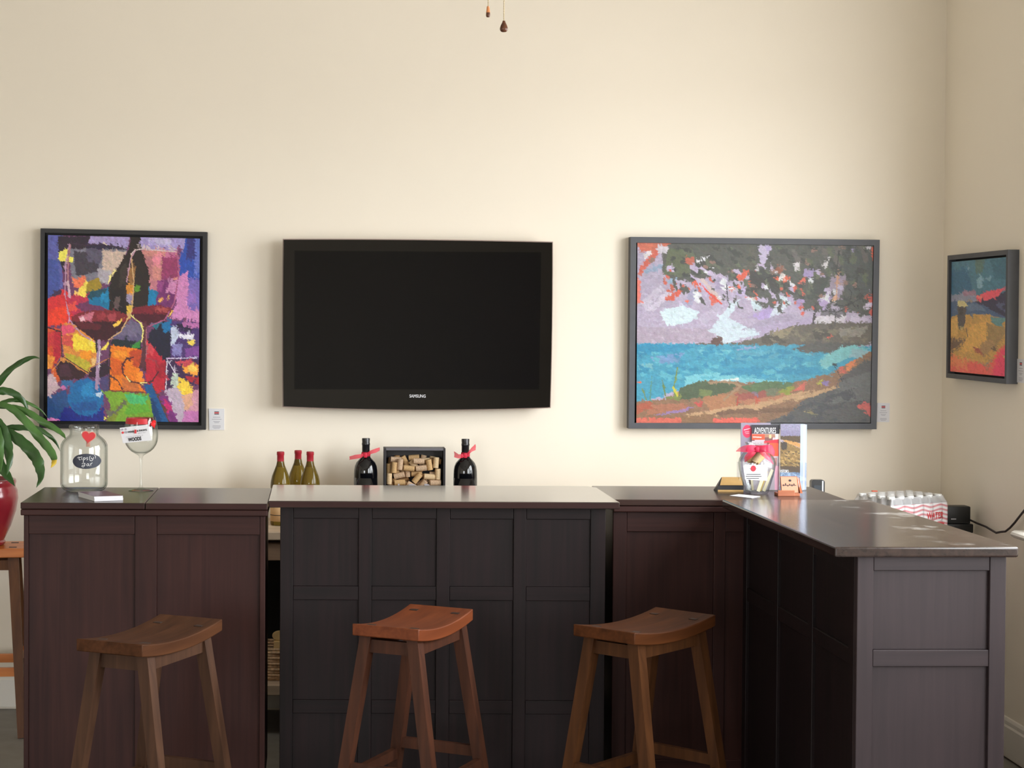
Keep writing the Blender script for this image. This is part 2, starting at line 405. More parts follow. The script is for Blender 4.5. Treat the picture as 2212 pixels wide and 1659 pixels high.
# middle counter: black, loose top bridging to its neighbours
mx0, mx1, my0, my1 = -.1712, 1.0225, 6.20, 6.77
r = thing('bar_cabinet', (mx0, my0, 0), 'black panelled bar cabinet in the middle, in front of the cork box', 'bar cabinet')
w = mx1 - mx0; d = my1 - my0
pl = MB(); ch = .05
pts = [(0, 0, 1.025), (w, 0, 1.025), (w, d - ch, 1.025), (w - ch * .55, d, 1.025), (0, d, 1.025)]
bm = bmesh.new(); fv = [bm.verts.new(p) for p in pts]; fa = bm.faces.new(fv)
ex = bmesh.ops.extrude_face_region(bm, geom=[fa])
for e in ex['geom']:
    if isinstance(e, bmesh.types.BMVert): e.co.z += .0235
bmesh.ops.bevel(bm, geom=bm.edges[:], offset=.003, segments=2, profile=.5, affect='EDGES')
pl.from_bm(bm); pl.build('top', M['dark_top'], r, local=True)
MB().box((.003, -.0012, 1.0275), (w - .003, -.0001, 1.046)).build('edge_band', M['bar_h'], r, local=True)
myf = my0 + .035
def mxp(px): return at(px, 1300, myf).x - mx0
MB().box((mxp(606), .06, .05), (mxp(1306), d - .06, 1.0245)).build('carcass', M['dark_v'], r, local=True)
def mzp(py): return at(900, py, myf).z
frame_front(r, [(mxp(604.7), mxp(632.8)), (mxp(774), mxp(802.6)), (mxp(942), mxp(971)), (mxp(1108.6), mxp(1136)), (mxp(1274.7), mxp(1307))],
            [(mzp(1121), 1.0245), (mzp(1297), mzp(1267)), (mzp(1542), mzp(1513)), (.05, .12)], .035, M['dark_v'], M['dark_h'], .008)

# corner counter
cx0, cx1, cy0, cy1 = 1.026, 1.852, 6.375, 6.87
r = thing('bar_cabinet', (cx0, cy0, 0), 'brown corner bar cabinet where the counter turns, under the brochures', 'bar cabinet')
w = cx1 - cx0; d = cy1 - cy0
MB().box((0, 0, 1.018), (w, d, 1.04), .003).build('top', M['bar_top'], r, local=True)
MB().box((.004, .002, .996), (w - .004, d, 1.0165), .003).build('under_top', M['bar_h'], r, local=True)
def cxp(px): return at(px, 1300, cy0 + .02).x - cx0
MB().box((.02, .05, .05), (w - .012, d - .02, .995)).build('carcass', M['dark_v'], r, local=True)
frame_front(r, [(.006, cxp(1353)), (.36, .40), (w - .05, w - .01)], [(.925, .995), (.05, .12)], .022, M['bar_v'], M['bar_h'], .010)

# return arm, running towards the viewer
arm_c = Vector((1.683, 5.712)); arm_w, arm_l, arm_rot = .53, 1.27, math.radians(1.6)
r = thing('bar_cabinet', (arm_c.x, arm_c.y, 0), 'worn dark bar arm with scuffed top, jutting forward by the right wall', 'bar cabinet', rz=arm_rot)
hw, hl = arm_w / 2, arm_l / 2
MB().box((-hw, -hl, 1.0165), (hw - .014, hl, 1.045), .005).build('top', M['arm_top'], r, local=True)
bx0, bx1, by0, by1 = -hw + .073, hw - .036, -hl + .03, hl - .01
MB().box((bx0 + .02, by0 + .03, .05), (bx1 - .004, by1, 1.016)).build('carcass', M['bar_v'], r, local=True)
sw = .046
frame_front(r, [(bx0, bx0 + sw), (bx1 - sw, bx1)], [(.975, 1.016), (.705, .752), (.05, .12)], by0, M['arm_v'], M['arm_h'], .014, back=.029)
# long left side of the arm: stiles, rails and panels facing -X; black wood stands in for shade
ys = [(by0 + .03, by0 + .075), (by0 + .42, by0 + .46), (by0 + .80, by0 + .84), (by1 - .045, by1)]
#
zs = [(.965, 1.016), (.70, .745), (.05, .12)]
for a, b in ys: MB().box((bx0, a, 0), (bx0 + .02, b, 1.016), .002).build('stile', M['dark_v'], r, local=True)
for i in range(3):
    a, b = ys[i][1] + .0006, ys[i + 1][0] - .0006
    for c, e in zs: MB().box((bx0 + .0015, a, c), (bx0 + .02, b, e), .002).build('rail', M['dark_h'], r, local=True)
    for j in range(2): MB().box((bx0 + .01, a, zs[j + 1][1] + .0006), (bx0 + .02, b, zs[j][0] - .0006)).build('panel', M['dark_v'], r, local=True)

# ================================================================== back counter behind the bar
M['pale_wood'] = wood('pale_grey_wood', (186, 164, 140), (212, 192, 168), .5, 'X', scale=.7)
M['mid_wood'] = wood('weathered_brown_wood', (132, 106, 86), (158, 130, 106), .5, 'X', scale=.7)
CT = .82
qx0, qx1, qy0, qy1 = -.62, 2.30, 7.20, ROOM_Y1 - .02
r = thing('back_counter', (qx0, qy0, 0), 'pale wooden back counter with drawers and low shelf, behind the bar', 'counter')
w, d = qx1 - qx0, qy1 - qy0
MB().box((0, 0, CT - .032), (w, d, CT), .003).build('worktop', M['pale_wood'], r, local=True)
MB().box((.03, .03, .165), (w - .03, d, .205), .003).build('shelf', M['pale_wood'], r, local=True)
for i in range(5):
    x = .03 + i * (w - .12) / 4
    for yy in (.03, d - .07):
        MB().box((x, yy, 0), (x + .06, yy + .05, .1645)).build('foot', M['black'], r, local=True)
        MB().box((x, yy, .2055), (x + .06, yy + .05, .6995)).build('post', M['black'], r, local=True)
MB().box((.03, .05, .70), (w - .03, d, .7875)).build('drawer_box', M['mid_wood'], r, local=True)
nd = 6
for i in range(nd):
    a = .035 + i * (w - .07) / nd; b = a + (w - .07) / nd - .006
    dr = MB().box((a, .032, .703), (b, .0495, .775), .002).build('drawer', M['mid_wood'], r, local=True)
    MB().lathe([(0.0, 0), (.010, .003), (.013, .01), (.008, .016), (0, .018)], 12).build('knob', M['black'], dr, local=True, smooth=True)
    k = dr.children[0]; k.rotation_euler = (PI / 2, 0, 0); k.location = ((a + b) / 2, .032, .74)
MB().box((.03, d - .012, .21), (w - .03, d - .002, .6995)).build('back_panel', M['black'], r, local=True)  # black sheet standing in for the shadow inside the open shelf

# basket seen through the slot between the counters
bp = at(590, 1450, 7.30)
r = thing('wicker_basket', (bp.x + .03, 7.42, .2056), 'brown wicker basket on the low shelf, seen through the bar gap', 'basket')
M['wicker'] = plain('wicker', (222, 186, 148), .7, var=.3, vscale=90)
for k in range(11):
    z = .012 + k * .0115; hx, hy = .15 + k * .001, .10 + k * .001
    pth = []
    for s in range(33):
        a = 2 * PI * s / 32; ca, sa = math.cos(a), math.sin(a)
        e = .35
        wob = .004 * (1 if (s + k) % 2 else -1)
        pth.append(((hx + wob) * math.copysign(abs(ca) ** e, ca), (hy + wob) * math.copysign(abs(sa) ** e, sa), z))
    MB().tube(pth, .0055, 6, caps=False).build('weave', M['wicker'], r, local=True, smooth=True)
for s in range(16):
    a = 2 * PI * (s + .5) / 16; ca, sa = math.cos(a), math.sin(a)
    x, y = .152 * math.copysign(abs(ca) ** .35, ca), .102 * math.copysign(abs(sa) ** .35, sa)
    MB().tube([(x, y, 0), (x * 1.06, y * 1.06, .145)], .004, 6).build('stake', M['wicker'], r, local=True, smooth=True)
MB().box((-.145, -.095, 0), (.145, .095, .006)).build('base', M['wicker'], r, local=True)
M['kraft'] = plain('kraft_wood', (236, 204, 146), .6, var=.06, vscale=30)
p = at(596, 1394, 7.42)
bz = at(595, 1386, 7.34).z; bxk = MB().box((0, -.03, .212), (.09, .03, bz), .002).build('small_box', M['kraft'])
bxk.location = (at(591, 1390, 7.34).x, 7.37, 0); tag(bxk, 'small tan box among the things in the wicker basket', 'box')
bxk.location.z = 0
p = at(605, 1372, 7.42)
rd = MB().lathe([(0, -.006), (.0185, -.006), (.020, -.004), (.020, .004), (.0185, .006), (0, .006)], 28).build('oval_lid', M['kraft'], smooth=40)
rd.rotation_euler = (PI / 2, 0, 0); rd.scale = (1.5, 1, 1); rd.location = (at(604, 1371, 7.36).x, 7.365, bz + .0202); tag(rd, 'oval tan lid standing on the small box in the wicker basket', 'lid')

# ================================================================== stools
def stool_parts(root, mseat, mleg, L=.455, W=.222, Hs=.742, mrung=None, dip=.020):
    mrung = mrung or mleg
    # saddle seat, long axis = local X, ends raised
    n, k = 16, 10; T = .036; mb = MB(); vs = []
    def top(u, v): return Hs - dip + dip * (abs(u) ** 2.0) - .15 * dip * (1 - u * u) * (1 - v * v)
    rows = []
    for i in range(n + 1):
        u = -1 + 2 * i / n; ring = []
        for j in range(k + 1):
            v = -1 + 2 * j / k
            rows.append((u * L / 2, v * W / 2, top(u, v)))
    m = (n + 1) * (k + 1); vs = rows + [(x, y, Hs - dip + dip * (2 * x / L) ** 2 - T) for x, y, z in rows]
    fs = []
    idx = lambda i, j: i * (k + 1) + j
    for i in range(n):
        for j in range(k):
            fs.append((idx(i, j), idx(i + 1, j), idx(i + 1, j + 1), idx(i, j + 1)))
            fs.append((m + idx(i, j + 1), m + idx(i + 1, j + 1), m + idx(i + 1, j), m + idx(i, j)))
    for i in range(n):
        fs.append((idx(i + 1, 0), idx(i, 0), m + idx(i, 0), m + idx(i + 1, 0))); fs.append((idx(i, k), idx(i + 1, k), m + idx(i + 1, k), m + idx(i, k)))
    for j in range(k):
        fs.append((idx(0, j), idx(0, j + 1), m + idx(0, j + 1), m + idx(0, j))); fs.append((idx(n, j + 1), idx(n, j), m + idx(n, j), m + idx(n, j + 1)))
    mb.add(vs, fs); seat = mb.build('seat', mseat, root, local=True, smooth=40)
    bv = seat.modifiers.new('edge', 'BEVEL'); bv.width = .003; bv.segments = 2; bv.limit_method = 'ANGLE'; bv.angle_limit = math.radians(50)
    tx, ty, fx, fy = .168, .072, .212, .186
    def legpt(sx, sy, z):
        t = (Hs - z) / Hs
        return Vector((sx * (tx + (fx - tx) * t), sy * (ty + (fy - ty) * t), z))
    for sx in (-1, 1):
        for sy in (-1, 1):
            MB().bar(legpt(sx, sy, 0), legpt(sx, sy, Hs - .035), (.034, .034), (.042, .036)).build('leg', mleg, root, local=True)
            q = legpt(sx, sy, Hs)
            zt = top(q.x * 2 / L, q.y * 2 / W)
            MB().box((q.x - .015, q.y - .013, zt - .004), (q.x + .015, q.y + .013, zt + .0006)).build('tenon', M['tenon'], root, local=True)
    for sx in (-1, 1):
        a, b = legpt(sx, -1, .292), legpt(sx, 1, .292)
        MB().bar(a, b, (.020, .034), (.020, .034)).build('stretcher', mrung, root, local=True)
        a, b = legpt(sx, -1, .672), legpt(sx, 1, .672)
        MB().bar(a, b, (.018, .04), (.018, .04)).build('apron', mleg, root, local=True)
    for sy in (-1, 1):
        a, b = legpt(-1, sy, .255), legpt(1, sy, .255)
        MB().bar(a, b, (.034, .020), (.034, .020), ax=(0, 0, 1)).build('stretcher', mrung, root, local=True)
        a, b = legpt(-1, sy, .672), legpt(1, sy, .672)
        MB().bar(a, b, (.04, .018), (.04, .018), ax=(0, 0, 1)).build('apron', mleg, root, local=True)
for (x, y, a, ms, ml, L, lab) in (
        (-.4995, 5.457, 65, 'stool1', 'leg1', .485, 'walnut-brown saddle seat bar stool in front of the tip jar cabinet'),
        (.2995, 5.70, 63, 'stool2', 'leg2', .43, 'reddish orange-brown saddle seat bar stool in front of the black cabinet'),
        (1.016, 5.658, 46.8, 'stool3', 'leg3', .457, 'dark brown saddle seat bar stool beside the return arm of the bar')):
    s = thing('bar_stool', (x, y, 0), lab, 'stool', 'saddle seat bar stools', math.radians(a))
    stool_parts(s, M[ms], M[ml], L)
ps = (-1.40, 7.36)
s = thing('bar_stool', (ps[0], ps[1], 0), 'bright orange wooden stool by the wall, holding the red potted plant', 'stool', 'saddle seat bar stools', math.radians(6))
stool_parts(s, M['orange_wood'], M['orange_leg'], .50, .24, mrung=M['orange_wood'], dip=.001)

# ================================================================== television
ty = 7.625
def rot2(p, c, a): return (c[0] + (p[0] - c[0]) * math.cos(a) - (p[1] - c[1]) * math.sin(a), c[1] + (p[0] - c[0]) * math.sin(a) + (p[1] - c[1]) * math.cos(a))
TL, TR, BR, BL = at(613, 518, ty), at(1193, 524, ty), at(1188, 879.5, ty), at(612.5, 877.5, ty)
tvc = (TL + TR + BR + BL) / 4
r = thing('television', (tvc.x, ty, BL.z - .01), 'large flat black television hanging on the wall between the paintings', 'television')
def outline(grow, y):
    pts = []
    def edge(a, b, n, bow):
        for i in range(n):
            t = i / n; p = a.lerp(b, t); nrm = Vector((b.z - a.z, 0, -(b.x - a.x))).normalized()
            pts.append(p + nrm * (bow * 4 * t * (1 - t) - 0.0))
    edge(TL, TR, 12, -.004); edge(TR, BR, 6, -.003); edge(BR, BL, 20, -.012); edge(BL, TL, 6, -.003)
    c = tvc; res = []
    for p in pts:
        q = p - c; res.append(Vector((c.x + q.x + math.copysign(grow, q.x), y, c.z + q.z + math.copysign(grow, q.z))))
    return res
MB().prism(outline(.0, ty), None, (0, .012, 0)).build('bezel', M['tv_gloss'], r)
MB().prism(outline(.0045, ty + .0125), None, (0, .022, 0)).build('trim', M['tv_trim'], r)
MB().box((TL.x + .06, ty + .035, BL.z + .06), (TR.x - .06, ty + .075, TL.z - .06), .01).build('back_case', M['black'], r)
MB().box((tvc.x - .2, ty + .0755, tvc.z - .15), (tvc.x + .2, ROOM_Y1 - .001, tvc.z + .15)).build('wall_mount', M['black'], r)
sc = [at(590 + x / 3.568, 500 + y / 3.568, ty) for x, y in ((165, 148), (2066, 160), (2050, 1218), (163, 1216))]
MB().prism([p + Vector((0, -.0008, 0)) for p in sc], None, (0, .0016, 0)).build('screen', M['tv_screen'], r)

def text_geom(body, w=None, h=None, shear=0.0, bold=0.0, spacing=1.0, align='CENTER'):
    """letters as flat polygons, centred on 0,0"""
    cu = bpy.data.curves.new('lettering', 'FONT'); cu.body = body; cu.size = 1; cu.shear = shear; cu.offset = bold; cu.space_character = spacing
    cu.align_x = align; cu.resolution_u = 3
    ob = bpy.data.objects.new('lettering', cu); COL.objects.link(ob)
    dg = bpy.context.evaluated_depsgraph_get()
    me = bpy.data.meshes.new_from_object(ob.evaluated_get(dg))
    V = np.array([v.co[:2] for v in me.vertices]); Fc = [tuple(p.vertices) for p in me.polygons]
    bpy.data.objects.remove(ob); bpy.data.curves.remove(cu); bpy.data.meshes.remove(me)
    lo, hi = V.min(0), V.max(0); V = V - (lo + hi) / 2; size = hi - lo
    sx = w / size[0] if w else h / size[1]; sy = h / size[1] if h else sx
    return V * np.array([sx, sy]), Fc
def lettering(body, mat, parent, origin, ux, uz, w=None, h=None, name='lettering', label=None, **k):
    """flat letters: origin centre, ux = reading direction, uz = up; thickness 0.3 mm"""
    V, Fc = text_geom(body, w, h, **k); o = Vector(origin); ux, uz = Vector(ux).normalized(), Vector(uz).normalized()
    mb = MB(); mb.add([o + ux * float(a) + uz * float(b) for a, b in V], Fc)
    ob = mb.build(name, mat, parent)
    if label: ob['label'] = label
    return ob
lg = at(902, 855.5, ty)
lettering('SAMSUNG', M['tv_logo'], r, lg + Vector((0, -.0012, 0)), (1, 0, -.006), (0, 0, 1), w=35 * ty / F_PX, h=7 * ty / F_PX, bold=.02)

# ================================================================== painting on panels
def hash01(i, j, s):
    n = (i.astype(np.int64) * 374761393 + j.astype(np.int64) * 668265263 + s * 1274126177) & 0x7fffffff
    n = ((n ^ (n >> 13)) * 1274126177) & 0x7fffffff
    return ((n ^ (n >> 16)) & 0xffff) / 65535.0
def cells(X, Y, size, ang, aspect, seed):
    """id of the nearest jittered cell: the dabs of a brush or knife"""
    c, s = math.cos(ang), math.sin(ang)
    U = (X * c + Y * s) / (size * aspect); V = (-X * s + Y * c) / size
    iu, iv = np.floor(U), np.floor(V); best = np.full(X.shape, 1e9); bi = iu.copy(); bj = iv.copy()
    for a in (-1, 0, 1):
        for b in (-1, 0, 1):
            I, J = iu + a, iv + b
            d = (U - I - hash01(I, J, seed)) ** 2 + (V - J - hash01(I, J, seed + 1)) ** 2
            k = d < best; best = np.where(k, d, best); bi = np.where(k, I, bi); bj = np.where(k, J, bj)
    return bi, bj
def inside(X, Y, pts):
    r = np.zeros(X.shape, bool); n = len(pts)
    for i in range(n):
        x0, y0 = pts[i]; x1, y1 = pts[(i + 1) % n]
        if y0 == y1: continue
        c = ((y0 > Y) != (y1 > Y)) & (X < (x1 - x0) * (Y - y0) / (y1 - y0) + x0)
        r ^= c
    return r
def near(X, Y, pts, w):
    r = np.zeros(X.shape, bool)
    for (x0, y0), (x1, y1) in zip(pts[:-1], pts[1:]):
        dx, dy = x1 - x0, y1 - y0; L = dx * dx + dy * dy + 1e-9
        t = np.clip(((X - x0) * dx + (Y - y0) * dy) / L, 0, 1)
        r |= (X - x0 - t * dx) ** 2 + (Y - y0 - t * dy) ** 2 < (w / 2) ** 2
    return r
def panel(name, parent, c3, c2, ops, nx, ny, base, jit=0.0, cell=26, var=0.0, mat=None, seed=1, ang=.6, gain=1.0):
    """a painted or printed sheet: its own colours on a fine mesh. c3 corners in the place, c2 the same corners in drawing units (TL, TR, BR, BL)"""
    u = np.linspace(0, 1, nx); v = np.linspace(0, 1, ny); U, V = np.meshgrid(u, v)
    def bil(c):
        c = [np.array(p, float) for p in c]
        return ((1 - U) * (1 - V))[..., None] * c[0] + (U * (1 - V))[..., None] * c[1] + (U * V)[..., None] * c[2] + ((1 - U) * V)[..., None] * c[3]
    D = bil(c2); X, Y = D[..., 0], D[..., 1]; Xw, Yw = X.copy(), Y.copy()
    shade = np.ones(X.shape)
    hue = np.zeros(X.shape + (3,))
    if jit > 0:
        for k, (sz, asp, an, amp) in enumerate(((cell, 2.2, ang, 1.0), (cell * .5, 3.0, ang + 1.1, .6), (cell * .25, 3.5, ang - .4, .35))):
            bi, bj = cells(X, Y, sz, an, asp, seed + 10 * k)
            Xw += (hash01(bi, bj, seed + 3) - .5) * 2 * jit * amp; Yw += (hash01(bi, bj, seed + 4) - .5) * 2 * jit * amp
            shade *= 1 + (hash01(bi, bj, seed + 5) - .5) * 2 * var * amp
            for q in range(3): hue[..., q] += (hash01(bi, bj, seed + 6 + q) - .5) * 2 * var * 60 * amp
    C = np.zeros(X.shape + (3,)); C[:] = base
    def lay(op, Xw, Yw):
        if op[0] == 'p': k = inside(Xw, Yw, op[2]); C[k] = op[1]
        elif op[0] == 'l': k = near(Xw * .6 + X * .4, Yw * .6 + Y * .4, op[3], op[2]); C[k] = op[1]
        elif op[0] == 'e':
            _, col, cx, cy, rx, ry = op; k = ((Xw - cx) / rx) ** 2 + ((Yw - cy) / ry) ** 2 < 1; C[k] = col
        elif op[0] == 'd':                       # loose dabs of colour inside a region: colour, region, share, dab size, direction
            _, col, pts, share, sz, an = op
            bi, bj = cells(X, Y, sz, an, 2.0, seed + 77 + int(sz))
            k = inside(Xw, Yw, pts) & (hash01(bi, bj, seed + 91 + int(col[0])) < share); C[k] = col
    for op in ops: lay(op, Xw, Yw)
    if jit > 0:                                  # brush work: dabs that carry the colour of their own middle, then the drawn lines again, broken
        x0, x1, y0, y1 = X.min(), X.max(), Y.min(), Y.max()
        for k, (sz, asp, an, share) in enumerate(((cell * 1.3, 2.4, ang, .16), (cell * .8, 2.6, ang + .9, .24), (cell * .5, 2.8, ang - .5, .34))):
            bi, bj = cells(X, Y, sz, an, asp, seed + 41 * (k + 1))
            cu_, cv_ = (bi + hash01(bi, bj, seed + 41 * (k + 1))) * sz * asp, (bj + hash01(bi, bj, seed + 41 * (k + 1) + 1)) * sz
            c, s_ = math.cos(an), math.sin(an); cxx = cu_ * c - cv_ * s_; cyy = cu_ * s_ + cv_ * c
            ii = np.clip(((cxx - x0) / (x1 - x0) * (nx - 1)).astype(int), 0, nx - 1); jj = np.clip(((cyy - y0) / (y1 - y0) * (ny - 1)).astype(int), 0, ny - 1)
            m = (hash01(bi, bj, seed + 7) < share)[..., None]; tone = (1 + (hash01(bi, bj, seed + 8) - .5) * 2 * var * 1.6)[..., None]
            C = np.where(m, (C[jj, ii] * .8 + C * .2) * tone, C)
        bi, bj = cells(X, Y, cell * .8, ang + .3, 2.0, seed + 300); C0 = C.copy()
        for op in ops:
            if op[0] == 'l': lay(op, Xw, Yw)
        C = np.where((hash01(bi, bj, seed + 301) < .14)[..., None], C0, C)
        st = np.sin((X * math.cos(ang + .5) + Y * math.sin(ang + .5)) * .55 + 3 * hash01(bi, bj, seed + 9)) ; C = C * (1 + .025 * st[..., None])
    C = np.clip(C * shade[..., None] + hue, 0, 255) / 255.0
    Cl = np.where(C <= .04045, C / 12.92, ((C + .055) / 1.055) ** 2.4) * gain
    P = bil(c3).reshape(-1, 3)
    if parent: P = P - np.array(world_loc(parent))
    idx = np.arange(nx * ny).reshape(ny, nx)
    Q = np.stack([idx[:-1, :-1], idx[1:, :-1], idx[1:, 1:], idx[:-1, 1:]], -1).reshape(-1, 4)
    me = bpy.data.meshes.new(name); me.vertices.add(len(P)); me.vertices.foreach_set('co', P.ravel())
    me.loops.add(Q.size); me.loops.foreach_set('vertex_index', Q.ravel()); me.polygons.add(len(Q)); me.polygons.foreach_set('loop_start', np.arange(0, Q.size, 4))
    me.update(calc_edges=True)
    at_ = me.color_attributes.new('Paint', 'FLOAT_COLOR', 'POINT')
    at_.data.foreach_set('color', np.concatenate([Cl.reshape(-1, 3), np.ones((nx * ny, 1))], 1).ravel())
    me.materials.append(mat or M['print'])
    o = bpy.data.objects.new(name, me); COL.objects.link(o)
    if parent: o.parent = parent
    return o

def framed_picture(name, label, out3, can3, can2, ops, nx, ny, base, into, mframe, fw, depth, seed, jit, cell, var, ang, gain=1.0):
    """out3: outer corners of the frame's front; can3: canvas corners; into = direction from front to wall"""
    into = Vector(into); c = sum(out3, Vector()) / 4; bot = (out3[2] + out3[3]) / 2
    r = thing(name, bot + into * depth, label, 'painting')
    inn = [p + (c - p).normalized() * fw * 1.42 for p in out3]
    def ix(i): # inset by fw along both edges
        p, a, b = out3[i], out3[(i + 1) % 4], out3[(i - 1) % 4]
        return p + (a - p).normalized() * fw + (b - p).normalized() * fw
    inn = [ix(i) for i in range(4)]
    for i in range(4):
        j = (i + 1) % 4
        MB().prism([out3[i], out3[j], inn[j], inn[i]], None, into * depth).build('frame_bar', mframe, r)
    MB().prism([p + into * .028 for p in inn], None, into * .004).build('backing', M['black'], r)
    MB().prism([p + into * .0045 for p in can3], None, into * .0225).build('canvas_edge', M['black'], r)
    panel('canvas', r, [p + into * .004 for p in can3], can2, ops, nx, ny, base, jit, cell, var, M['paint'], seed, ang, gain)
    return r
P_, L_, E_, D_, G_ = 'p', 'l', 'e', 'd', 'g'

